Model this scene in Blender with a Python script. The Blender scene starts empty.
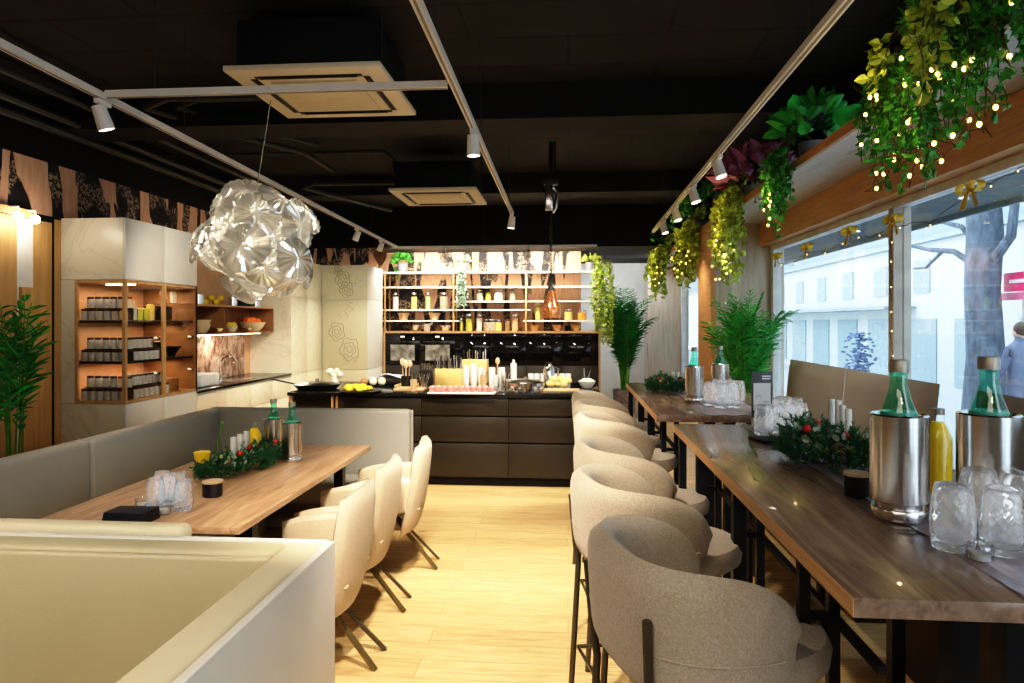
import bpy, bmesh, math, random
from mathutils import Vector, Matrix, Quaternion
random.seed(7)
rnd = random.random
def ru(a, b): return a + (b - a) * random.random()
sin, cos, pi = math.sin, math.cos, math.pi
SC = bpy.context.scene
COL = SC.collection
# ------------------------------------------------------------------ camera
TH = math.radians(4.69); F = 683.0; CH = 1.62; HY = 322.0
_f = Vector((-sin(TH), cos(TH), 0)); _r = Vector((cos(TH), sin(TH), 0))
def W(px, py=None, X=None, Y=None, Z=None, d=None):
    """world point seen at a photo pixel on a known plane"""
    ray = _f + _r * ((px - 512) / F)
    if py is not None: ray = ray + Vector((0, 0, (HY - py) / F))
    if X is not None: t = X / ray.x
    elif Y is not None: t = Y / ray.y
    elif Z is not None: t = (Z - CH) / ray.z
    else: t = d
    return Vector((0, 0, CH)) + ray * t
cd = bpy.data.cameras.new('camera'); cd.lens = 24.0; cd.sensor_width = 36.0; cd.clip_start = .05
cd.shift_y = (HY - 341.5) / 1024.0
cam = bpy.data.objects.new('camera', cd); COL.objects.link(cam)
cam.location = (0, 0, CH); cam.rotation_euler = (pi / 2, 0, TH)
SC.camera = cam

# ------------------------------------------------------------------ materials
def newmat(name):
    m = bpy.data.materials.new(name); m.use_nodes = True
    nt = m.node_tree; b = nt.nodes['Principled BSDF']
    return m, nt, b
def c4(c): return (c[0], c[1], c[2], 1)
def coords(nt, scale=(1, 1, 1), loc=(0, 0, 0), world=False):
    tc = nt.nodes.new('ShaderNodeTexCoord'); mp = nt.nodes.new('ShaderNodeMapping')
    if world:
        g = nt.nodes.new('ShaderNodeNewGeometry'); nt.links.new(g.outputs['Position'], mp.inputs[0])
    else: nt.links.new(tc.outputs['Object'], mp.inputs[0])
    mp.inputs['Scale'].default_value = scale; mp.inputs['Location'].default_value = loc
    return mp.outputs[0]
def noise(nt, vec, scale=5, detail=3, rough=.5, dist=0):
    n = nt.nodes.new('ShaderNodeTexNoise'); nt.links.new(vec, n.inputs['Vector'])
    n.inputs['Scale'].default_value = scale; n.inputs['Detail'].default_value = detail
    n.inputs['Roughness'].default_value = rough; n.inputs['Distortion'].default_value = dist
    return n.outputs['Fac']
def ramp(nt, fac, stops):
    r = nt.nodes.new('ShaderNodeValToRGB'); nt.links.new(fac, r.inputs[0])
    e = r.color_ramp.elements
    while len(e) < len(stops): e.new(.5)
    for i, (p, c) in enumerate(stops): e[i].position = p; e[i].color = c4(c)
    return r.outputs[0]
def mixc(nt, fac, a, b, mode='MIX'):
    m = nt.nodes.new('ShaderNodeMix'); m.data_type = 'RGBA'; m.blend_type = mode
    for s, v in ((m.inputs[0], fac), (m.inputs[6], a), (m.inputs[7], b)):
        if hasattr(v, 'links') or hasattr(v, 'is_linked'): nt.links.new(v, s)
        else: s.default_value = v if isinstance(v, float) else c4(v)
    return m.outputs[2]
def bump(nt, b, h, strength=.2, dist=.01):
    n = nt.nodes.new('ShaderNodeBump'); n.inputs['Strength'].default_value = strength
    n.inputs['Distance'].default_value = dist
    nt.links.new(h, n.inputs['Height']); nt.links.new(n.outputs[0], b.inputs['Normal'])
def mat(name, col, rough=.5, metal=0, var=.12, vs=8, bmp=0, bs=60, bd=.004, trans=0, ior=1.45,
        emit=None, es=0, coat=0, sheen=0, spec=None, alpha=None, stretch=(1, 1, 1)):
    m, nt, b = newmat(name)
    v = coords(nt, stretch)
    f = noise(nt, v, vs, 3)
    lo = tuple(max(0, x * (1 - var)) for x in col); hi = tuple(min(1, x * (1 + var)) for x in col)
    nt.links.new(ramp(nt, f, [(.3, lo), (.7, hi)]), b.inputs['Base Color'])
    b.inputs['Roughness'].default_value = rough; b.inputs['Metallic'].default_value = metal
    b.inputs['IOR'].default_value = ior
    if trans: b.inputs['Transmission Weight'].default_value = trans
    if emit: b.inputs['Emission Color'].default_value = c4(emit); b.inputs['Emission Strength'].default_value = es
    if coat: b.inputs['Coat Weight'].default_value = coat; b.inputs['Coat Roughness'].default_value = .1
    if sheen: b.inputs['Sheen Weight'].default_value = sheen
    if spec is not None: b.inputs['Specular IOR Level'].default_value = spec
    if alpha is not None: b.inputs['Alpha'].default_value = alpha
    if bmp: bump(nt, b, noise(nt, v, bs, 2), bmp, bd)
    return m
def woodmat(name, c1, c2, knot=(.12, .07, .03), grain=(1.2, 14, 14), rough=.45, s=3, knots=True, coat=0, world=True):
    m, nt, b = newmat(name)
    v = coords(nt, grain, world=world)
    f = noise(nt, v, s, 6, .62, 1.2)
    c = ramp(nt, f, [(.3, c1), (.68, c2)])
    if knots:
        vo = nt.nodes.new('ShaderNodeTexVoronoi'); vo.inputs['Scale'].default_value = 1.0
        nt.links.new(coords(nt, tuple(.45 + g * .16 for g in grain), world=world), vo.inputs['Vector'])
        k = ramp(nt, vo.outputs['Distance'], [(.03, (1, 1, 1)), (.09, (0, 0, 0))])
        c = mixc(nt, k, c, knot)
    nt.links.new(c, b.inputs['Base Color']); b.inputs['Roughness'].default_value = rough
    if coat: b.inputs['Coat Weight'].default_value = coat
    bump(nt, b, f, .12, .003)
    return m
def thin_glass(name, tint=(.9, .97, .95), refl=.12, rough=0.02):
    m = bpy.data.materials.new(name); m.use_nodes = True; nt = m.node_tree
    for n in list(nt.nodes): nt.nodes.remove(n)
    o = nt.nodes.new('ShaderNodeOutputMaterial'); t = nt.nodes.new('ShaderNodeBsdfTransparent')
    g = nt.nodes.new('ShaderNodeBsdfGlossy'); mx = nt.nodes.new('ShaderNodeMixShader')
    lw0 = nt.nodes.new('ShaderNodeLayerWeight'); lw0.inputs[0].default_value = .5
    lw = nt.nodes.new('ShaderNodeMath'); lw.operation = 'POWER'; lw.inputs[1].default_value = 4.0
    nt.links.new(lw0.outputs['Facing'], lw.inputs[0])
    ad = nt.nodes.new('ShaderNodeMath'); ad.operation = 'MULTIPLY_ADD'; ad.use_clamp = True
    ad.inputs[1].default_value = .6; ad.inputs[2].default_value = refl
    f = noise(nt, coords(nt), 4, 2)
    nt.links.new(ramp(nt, f, [(.2, tint), (.8, tuple(min(1, x * 1.04) for x in tint))]), t.inputs[0])
    g.inputs['Roughness'].default_value = rough
    nt.links.new(lw.outputs[0], ad.inputs[0]); nt.links.new(ad.outputs[0], mx.inputs[0])
    nt.links.new(t.outputs[0], mx.inputs[1]); nt.links.new(g.outputs[0], mx.inputs[2])
    nt.links.new(mx.outputs[0], o.inputs[0])
    return m

M = {}
def floor_mat():
    m, nt, b = newmat('oak_planks')
    br = nt.nodes.new('ShaderNodeTexBrick'); nt.links.new(coords(nt), br.inputs['Vector'])
    br.inputs['Scale'].default_value = 1; br.inputs['Brick Width'].default_value = 1.9
    br.inputs['Row Height'].default_value = .17; br.inputs['Mortar Size'].default_value = .002
    br.offset = .37
    br.inputs['Color1'].default_value = (.0, .0, .0, 1); br.inputs['Color2'].default_value = (1, 1, 1, 1)
    br.inputs['Mortar'].default_value = (.5, .5, .5, 1)
    base = ramp(nt, br.outputs['Color'], [(0, (.72, .53, .28)), (.5, (.80, .61, .34)), (1, (.66, .47, .24))])
    f = noise(nt, coords(nt, (1.3, 16, 1)), 2.6, 6, .65, 1)
    c = mixc(nt, .75, base, ramp(nt, f, [(.3, (.58, .42, .26)), (.62, (1, .97, .92))]), 'MULTIPLY')
    c = mixc(nt, br.outputs['Fac'], c, (.40, .27, .13))
    vo = nt.nodes.new('ShaderNodeTexVoronoi'); nt.links.new(coords(nt, (1.1, 2.6, 1)), vo.inputs['Vector']); vo.inputs['Scale'].default_value = 1.1
    c = mixc(nt, ramp(nt, vo.outputs['Distance'], [(.02, (1, 1, 1)), (.06, (0, 0, 0))]), c, (.28, .15, .06))
    nt.links.new(c, b.inputs['Base Color']); b.inputs['Roughness'].default_value = .38
    bump(nt, b, br.outputs['Fac'], -.3, .002)
    return m
M['floor'] = floor_mat()
def mural_mat():
    m, nt, b = newmat('botanical_mural')
    # along-wall coordinate x+y, height z
    g = nt.nodes.new('ShaderNodeNewGeometry'); sp = nt.nodes.new('ShaderNodeSeparateXYZ'); nt.links.new(g.outputs['Position'], sp.inputs[0])
    a = nt.nodes.new('ShaderNodeMath'); a.operation = 'ADD'; nt.links.new(sp.outputs[0], a.inputs[0]); nt.links.new(sp.outputs[1], a.inputs[1])
    cb = nt.nodes.new('ShaderNodeCombineXYZ'); nt.links.new(a.outputs[0], cb.inputs[0]); nt.links.new(sp.outputs[2], cb.inputs[1])
    mp = nt.nodes.new('ShaderNodeMapping'); nt.links.new(cb.outputs[0], mp.inputs[0]); mp.inputs['Scale'].default_value = (3.4, .75, 1)
    mp.inputs['Rotation'].default_value = (0, 0, .05)
    dark = noise(nt, mp.outputs[0], 1.25, 1.5, .5, .7)
    dk = ramp(nt, dark, [(.49, (0, 0, 0)), (.50, (1, 1, 1))])
    mp2 = nt.nodes.new('ShaderNodeMapping'); nt.links.new(cb.outputs[0], mp2.inputs[0]); mp2.inputs['Scale'].default_value = (1, 1, 1)
    sp1 = noise(nt, mp2.outputs[0], 32, 5, .75)
    msk = noise(nt, mp2.outputs[0], 4.5, 2, .5)
    spk = ramp(nt, sp1, [(.49, (0, 0, 0)), (.53, (1, 1, 1))])
    mk = ramp(nt, msk, [(.47, (0, 0, 0)), (.55, (1, 1, 1))])
    darkcol = mixc(nt, mixc(nt, 1.0, spk, mk, 'MULTIPLY'), (.012, .011, .016), (.42, .30, .21))
    plank = noise(nt, mp.outputs[0], 6, 3)
    pk = ramp(nt, plank, [(.3, (.60, .34, .22)), (.7, (.74, .46, .31))])
    nt.links.new(mixc(nt, dk, pk, darkcol), b.inputs['Base Color']); b.inputs['Roughness'].default_value = .6
    return m
M['mural'] = mural_mat()
M['ceiling'] = None
def ceil_mat():
    m, nt, b = newmat('black_concrete')
    br = nt.nodes.new('ShaderNodeTexBrick'); nt.links.new(coords(nt, world=True), br.inputs['Vector'])
    br.inputs['Scale'].default_value = 1; br.inputs['Brick Width'].default_value = 1.3; br.inputs['Row Height'].default_value = .5
    br.inputs['Mortar Size'].default_value = .012
    f = noise(nt, coords(nt, world=True), 2.2, 5)
    c = ramp(nt, f, [(.3, (.016, .015, .015)), (.7, (.026, .025, .025))])
    c = mixc(nt, br.outputs['Fac'], c, (.008, .008, .008))
    nt.links.new(c, b.inputs['Base Color']); b.inputs['Roughness'].default_value = .8
    bump(nt, b, br.outputs['Fac'], .5, .01)
    return m
M['ceiling'] = ceil_mat()
M['black'] = mat('matt_black_paint', (.006, .006, .008), .7)
M['blackmetal'] = mat('black_powder_coat', (.010, .011, .016), .45, bmp=.05)
M['pipe'] = mat('dark_pipe', (.05, .047, .042), .5)
M['white'] = mat('white_lacquer', (.82, .80, .75), .35, var=.02)
M['plaster'] = mat('white_plaster', (.80, .79, .76), .8, var=.03, bmp=.08)
def marble():
    m, nt, b = newmat('cream_laminate')
    f = noise(nt, coords(nt, (1, 1, 1)), 1.3, 7, .6, 2.0)
    c = ramp(nt, f, [(.47, (.74, .70, .57)), (.5, (.66, .61, .48)), (.53, (.75, .71, .58))])
    nt.links.new(c, b.inputs['Base Color']); b.inputs['Roughness'].default_value = .32
    return m
M['marble'] = marble()
M['cabwhite'] = mat('cool_white_front', (.72, .73, .70), .4, var=.02)
M['gap'] = mat('shadow_gap', (.05, .045, .035), .8)
M['oak'] = woodmat('oak_wood', (.42, .24, .11), (.60, .38, .19), grain=(6, 6, .8))
M['oakh'] = woodmat('oak_edge', (.44, .25, .11), (.62, .38, .18), grain=(6, .8, 6), knots=False)
M['beamw'] = woodmat('pine_beam', (.50, .25, .09), (.66, .37, .15), grain=(8, .7, 8))
M['pinewall'] = woodmat('pine_panelling', (.50, .28, .10), (.68, .42, .18), grain=(6, 5, .5))
M['greywood'] = woodmat('whitewashed_wood', (.46, .38, .29), (.64, .55, .45), grain=(7, 7, .6), s=2.5)
M['greywoodh'] = woodmat('whitewashed_board', (.55, .52, .48), (.72, .69, .65), grain=(9, .7, 7), s=2.5)
M['tabletop'] = woodmat('oak_tabletop', (.14, .092, .07), (.36, .255, .20), grain=(8, .8, 8), rough=.26, coat=.25, s=2.4)
M['tableoak'] = woodmat('light_oak_tabletop', (.30, .165, .085), (.60, .40, .25), grain=(8, .8, 8), rough=.34, s=2.6)
M['tedge'] = woodmat('oak_table_edge', (.48, .26, .12), (.66, .38, .18), grain=(9, .7, 20), knots=False)
M['niche'] = mat('pale_oak_panel', (.66, .40, .24), .5, var=.06)  # even oak tone, paler than the dark panel
M['nichedark'] = mat('dark_oak_panel', (.30, .15, .07), .5, var=.15)
M['leather'] = mat('beige_leatherette', (.56, .50, .34), .42, var=.04, vs=3, bmp=.35, bs=260, bd=.002)
M['leatherlit'] = mat('lit_beige_leatherette', (.74, .67, .49), .42, var=.03, vs=3, bmp=.3, bs=260, bd=.002)  # beige booth leatherette, lamplight on the tops put into the colour
M['leathershade'] = mat('shaded_beige_leatherette', (.39, .38, .345), .4, var=.04, vs=3, bmp=.3, bs=260, bd=.002)  # same beige leatherette, shade on the far booth put into the colour
M['taupe'] = mat('taupe_leatherette', (.29, .27, .25), .45, var=.04, vs=3, bmp=.3, bs=260, bd=.002)
M['boucle'] = mat('sand_boucle_fabric', (.40, .335, .26), .9, var=.16, vs=160, bmp=.7, bs=330, bd=.004, sheen=.3)
M['cream_fabric'] = mat('cream_weave_fabric', (.60, .50, .37), .9, var=.08, vs=120, bmp=.4, bs=400, bd=.003, sheen=.2)
M['seam'] = mat('seam_piping', (.34, .29, .22), .8)
M['shell'] = mat('white_shell_laminate', (.80, .78, .74), .35, var=.015)
M['steel'] = mat('brushed_steel', (.74, .72, .70), .2, 1, var=.06, vs=3, stretch=(1, 1, 30))
M['chrome'] = mat('chrome', (.85, .85, .85), .08, 1, var=.02)
M['iron'] = mat('dark_iron', (.10, .085, .06), .35, .6)
M['bronze'] = mat('lit_iron', (.16, .12, .06), .35, .5)  # brown copy of the dark iron, reflected light put into the colour
M['glass'] = mat('clear_glass', (1, 1, 1), .02, trans=1, var=0)
M['tglass'] = thin_glass('thin_clear_glass', (.96, .98, .98), .05)
M['wglass'] = thin_glass('window_glass', (.97, .99, 1.0), .015)
M['cabglass'] = thin_glass('cabinet_glass', (.97, .95, .90), .02)
def tumbler_mat():
    m = bpy.data.materials.new('hammered_glass'); m.use_nodes = True; nt = m.node_tree
    for n in list(nt.nodes): nt.nodes.remove(n)
    o = nt.nodes.new('ShaderNodeOutputMaterial'); t = nt.nodes.new('ShaderNodeBsdfTransparent')
    g = nt.nodes.new('ShaderNodeBsdfGlossy'); mx = nt.nodes.new('ShaderNodeMixShader')
    t.inputs[0].default_value = (.96, .97, .98, 1); g.inputs['Roughness'].default_value = .06
    vo = nt.nodes.new('ShaderNodeTexVoronoi'); vo.inputs['Scale'].default_value = 60
    nt.links.new(coords(nt), vo.inputs['Vector'])
    bp = nt.nodes.new('ShaderNodeBump'); bp.inputs['Strength'].default_value = 1; bp.inputs['Distance'].default_value = .006
    nt.links.new(vo.outputs['Distance'], bp.inputs['Height']); nt.links.new(bp.outputs[0], g.inputs['Normal'])
    lw = nt.nodes.new('ShaderNodeLayerWeight'); lw.inputs[0].default_value = .45; nt.links.new(bp.outputs[0], lw.inputs['Normal'])
    ma = nt.nodes.new('ShaderNodeMath'); ma.operation = 'MULTIPLY_ADD'; ma.inputs[1].default_value = .62; ma.inputs[2].default_value = .03
    nt.links.new(lw.outputs['Facing'], ma.inputs[0]); nt.links.new(ma.outputs[0], mx.inputs[0])
    nt.links.new(t.outputs[0], mx.inputs[1]); nt.links.new(g.outputs[0], mx.inputs[2]); nt.links.new(mx.outputs[0], o.inputs[0])
    return m
M['tumbler'] = tumbler_mat()
M['crystal'] = mat('hammered_crystal', (1, 1, 1), .0, trans=1, var=0, ior=1.36, emit=(.9, .95, 1), es=.035)  # slight glow put into the glass to imitate window light
M['greenglass'] = thin_glass('green_glass', (.45, .92, .75), .10)
M['greenwater'] = mat('water_in_green_glass', (.09, .40, .34), .15, var=.1)
M['cap'] = mat('grey_cap', (.35, .32, .28), .4, .5)
M['orange_juice'] = mat('yellow_juice', (.95, .62, .02), .35, var=.06, emit=(.95, .6, .02), es=.06)  # slight glow put into the juice colour
M['tin'] = mat('black_tin', (.015, .014, .014), .35, bmp=.1)
M['lidwood'] = woodmat('light_wood_lid', (.55, .38, .22), (.72, .54, .36), grain=(20, 3, 20), knots=False, world=False)
M['slate'] = mat('dark_napkin', (.018, .02, .032), .6, bmp=.2)
M['wax'] = mat('white_wax', (.85, .84, .78), .5, var=.02)
M['needle'] = mat('fir_needles', (.04, .15, .06), .6, var=.4, vs=30)
M['eucal'] = mat('eucalyptus_leaf', (.30, .40, .32), .6, var=.25, vs=20)
M['olive'] = mat('olive_leaf', (.55, .55, .30), .5, var=.25, vs=20)
M['red'] = mat('red_bauble', (.60, .04, .03), .25)
M['cone'] = mat('pine_cone', (.30, .20, .12), .8, var=.4, vs=40)
M['ivy'] = mat('ivy_leaf', (.08, .36, .06), .45, var=.5, vs=9)
M['ivy2'] = mat('bright_broad_leaf', (.05, .42, .08), .35, var=.5, vs=9)
M['ivydark'] = mat('dark_ivy_leaf', (.03, .20, .06), .4, var=.5, vs=9)
M['varieg'] = mat('yellow_green_leaf', (.46, .58, .12), .5, var=.45, vs=14)
M['purple'] = mat('purple_leaf', (.50, .20, .32), .5, var=.4, vs=12)
M['palm'] = mat('palm_leaf', (.06, .40, .08), .35, var=.5, vs=5)
M['palm2'] = mat('mid_palm_leaf', (.03, .24, .06), .4, var=.5, vs=5)
M['palmdark'] = mat('dark_palm_leaf', (.015, .12, .04), .4, var=.5, vs=5)
M['stem'] = mat('green_stem', (.14, .38, .06), .5, var=.3)
M['brownstem'] = mat('brown_vine', (.12, .08, .04), .7)
M['pot'] = mat('grey_pot', (.22, .23, .27), .6)
M['potlilac'] = mat('mottled_pot', (.42, .34, .36), .6, var=.4, vs=20)
M['soil'] = mat('potting_soil', (.05, .03, .02), .95, bmp=.5)
M['bulb'] = mat('fairy_bulb', (1, .7, .3), .4, emit=(1, .60, .16), es=6)
M['led'] = mat('warm_led', (1, .9, .75), .4, emit=(1, .80, .55), es=9)
M['spotface'] = mat('spot_lens', (1, 1, 1), .4, emit=(1, .92, .78), es=16)
M['trackw'] = mat('white_track', (.85, .83, .80), .4, var=.02)
M['tracks'] = mat('track_slot', (.30, .27, .22), .5)
M['acpanel'] = mat('air_unit_panel', (.80, .72, .56), .5, var=.02)
M['acgrille'] = mat('air_unit_grille', (.74, .66, .50), .6, var=.05)
M['island'] = mat('dark_bronze_front', (.030, .025, .019), .38, var=.06, vs=2)
M['worktop'] = mat('black_stone_top', (.012, .012, .013), .12, bmp=.03)
M['oven'] = mat('black_glass_front', (.010, .010, .012), .04)
M['ovenwin'] = mat('oven_window', (.30, .30, .28), .2, var=.6, vs=9)
M['olivedoor'] = mat('olive_beige_door', (.50, .48, .35), .4, var=.03, vs=2)
M['ink'] = mat('door_line_drawing', (.20, .19, .12), .6)
M['darkbase'] = mat('dark_brown_base', (.07, .05, .035), .6)
M['splash'] = None
def splash():
    m, nt, b = newmat('printed_backsplash')
    v = coords(nt, (1, 2.2, 1.6), world=True)
    f = noise(nt, v, 4.2, 7, .7, .9)
    c = ramp(nt, f, [(.33, (.03, .02, .015)), (.45, (.40, .22, .14)), (.52, (.72, .52, .42)), (.62, (.90, .78, .66))])
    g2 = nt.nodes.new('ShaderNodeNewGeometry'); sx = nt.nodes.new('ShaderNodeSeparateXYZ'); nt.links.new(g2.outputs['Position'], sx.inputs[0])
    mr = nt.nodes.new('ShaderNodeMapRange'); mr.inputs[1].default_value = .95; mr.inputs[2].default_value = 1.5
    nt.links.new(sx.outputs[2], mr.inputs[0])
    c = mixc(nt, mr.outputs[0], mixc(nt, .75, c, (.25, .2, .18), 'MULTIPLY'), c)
    nt.links.new(c, b.inputs['Base Color']); b.inputs['Roughness'].default_value = .3
    return m
M['splash'] = splash()
M['jarglass'] = mat('grey_labelled_jar', (.50, .52, .57), .35, var=.2, vs=60)
M['jarlid'] = mat('dark_jar_lid', (.05, .02, .02), .4)
M['jarpale'] = mat('pale_labelled_jar', (.80, .66, .58), .35)
M['redlid'] = mat('red_jar_lid', (.40, .06, .04), .4)
M['cream_bowl'] = mat('cream_bowl', (.72, .62, .40), .5)
M['whitecer'] = mat('white_ceramic', (.86, .85, .83), .2, var=.02)
M['pumpkin'] = mat('pumpkin_skin', (.80, .18, .03), .45)
M['yellowfruit'] = mat('yellow_fruit', (.85, .62, .06), .45)
M['bread'] = mat('golden_roll', (.80, .62, .24), .6, var=.2, vs=20)
M['creamball'] = mat('cream_dumpling', (.82, .76, .60), .6)
M['brownball'] = mat('brown_roll', (.30, .17, .08), .6)
M['pastry'] = mat('pink_pastry_cup', (.72, .30, .28), .6, var=.5, vs=70)
M['bamboo'] = woodmat('bamboo_box', (.66, .42, .14), (.80, .56, .22), grain=(2, 8, 14), knots=False)
M['cutboard'] = woodmat('cutting_board_wood', (.50, .32, .16), (.66, .46, .26), grain=(2, 9, 9), knots=False)
M['towel'] = mat('blue_white_towel', (.55, .62, .74), .9, var=.35, vs=25, bmp=.3)
M['terracotta'] = mat('terracotta', (.62, .40, .22), .7)
M['amber'] = mat('amber_preserve', (.85, .36, .05), .3)
M['pasta'] = mat('yellow_pasta', (.85, .66, .18), .5)
M['greenbean'] = mat('pale_green_beans', (.40, .58, .24), .5)
M['rice'] = mat('white_rice', (.85, .82, .74), .6)
M['spice'] = mat('mixed_grains', (.45, .36, .26), .7, var=.5, vs=80)
M['oil'] = mat('green_oil', (.55, .55, .08), .2)
M['copper'] = mat('copper_mesh_glass', (.62, .26, .12), .18, .75, var=.5, vs=28)
M['gold'] = mat('gold_bow', (.75, .50, .07), .4, .2)
M['runner'] = mat('lilac_organza', (.50, .41, .47), .32, .2, var=.35, vs=14, bmp=.8, bs=30, bd=.01, stretch=(1, .4, 1), alpha=.72)
M['menu'] = mat('charcoal_card', (.09, .10, .12), .4)
M['paper'] = mat('white_paper', (.85, .87, .90), .4, var=.03)
M['acrylic'] = thin_glass('clear_acrylic', (.95, .97, 1), .06)
M['facade'] = mat('pale_facade', (.46, .50, .52), .8, var=.03)
M['facadeup'] = mat('sky_tone_facade', (.27, .335, .37), .8, var=.05)  # pale sky tone put into the added upper facade
M['eave'] = mat('grey_canopy', (.16, .18, .19), .8)
M['facadewin'] = mat('facade_window', (.27, .34, .38), .6, var=.15)
M['awning'] = mat('pale_awning', (.26, .31, .34), .7)
M['pavement'] = mat('pavement', (.40, .43, .45), .8, var=.06)
M['bark'] = mat('tree_bark', (.11, .135, .17), .9, var=.35, vs=9, bmp=.6, bs=20, bd=.03, stretch=(1, 1, .4))
M['signpink'] = mat('pink_sign', (.62, .16, .26), .4)
M['signred'] = mat('red_sign', (.72, .05, .16), .4)
M['coat'] = mat('grey_coat', (.15, .17, .24), .8)
M['skin'] = mat('skin', (.62, .42, .33), .6)
M['hair'] = mat('dark_hair', (.10, .07, .05), .7)
M['jeans'] = mat('dark_trousers', (.10, .12, .18), .8)
M['frost'] = mat('blue_grey_foliage', (.16, .21, .34), .7, var=.3)
M['framegrey'] = mat('grey_beige_frame', (.40, .36, .31), .45)
M['framewhite'] = mat('pale_frame', (.74, .76, .76), .4)
def petal_mat():
    m = bpy.data.materials.new('prismatic_foil'); m.use_nodes = True; nt = m.node_tree
    for n in list(nt.nodes): nt.nodes.remove(n)
    o = nt.nodes.new('ShaderNodeOutputMaterial'); t = nt.nodes.new('ShaderNodeBsdfTransparent')
    g = nt.nodes.new('ShaderNodeBsdfGlossy'); mx = nt.nodes.new('ShaderNodeMixShader'); df = nt.nodes.new('ShaderNodeBsdfTranslucent')
    df2 = nt.nodes.new('ShaderNodeBsdfDiffuse'); m2 = nt.nodes.new('ShaderNodeMixShader'); m3 = nt.nodes.new('ShaderNodeMixShader')
    t.inputs[0].default_value = (.93, .93, .92, 1); g.inputs['Roughness'].default_value = .07
    f = noise(nt, coords(nt), 14, 3)
    nt.links.new(ramp(nt, f, [(.3, (.92, .92, .90)), (.7, (.96, .98, 1.0))]), g.inputs[0])
    df.inputs[0].default_value = (.95, .92, .82, 1); df2.inputs[0].default_value = (.86, .88, .90, 1)
    m2.inputs[0].default_value = .5; nt.links.new(df.outputs[0], m2.inputs[1]); nt.links.new(df2.outputs[0], m2.inputs[2])
    m3.inputs[0].default_value = .64; nt.links.new(m2.outputs[0], m3.inputs[1]); nt.links.new(g.outputs[0], m3.inputs[2])
    mx.inputs[0].default_value = .74
    nt.links.new(t.outputs[0], mx.inputs[1]); nt.links.new(m3.outputs[0], mx.inputs[2]); nt.links.new(mx.outputs[0], o.inputs[0])
    return m
M['petal'] = petal_mat()

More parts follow.
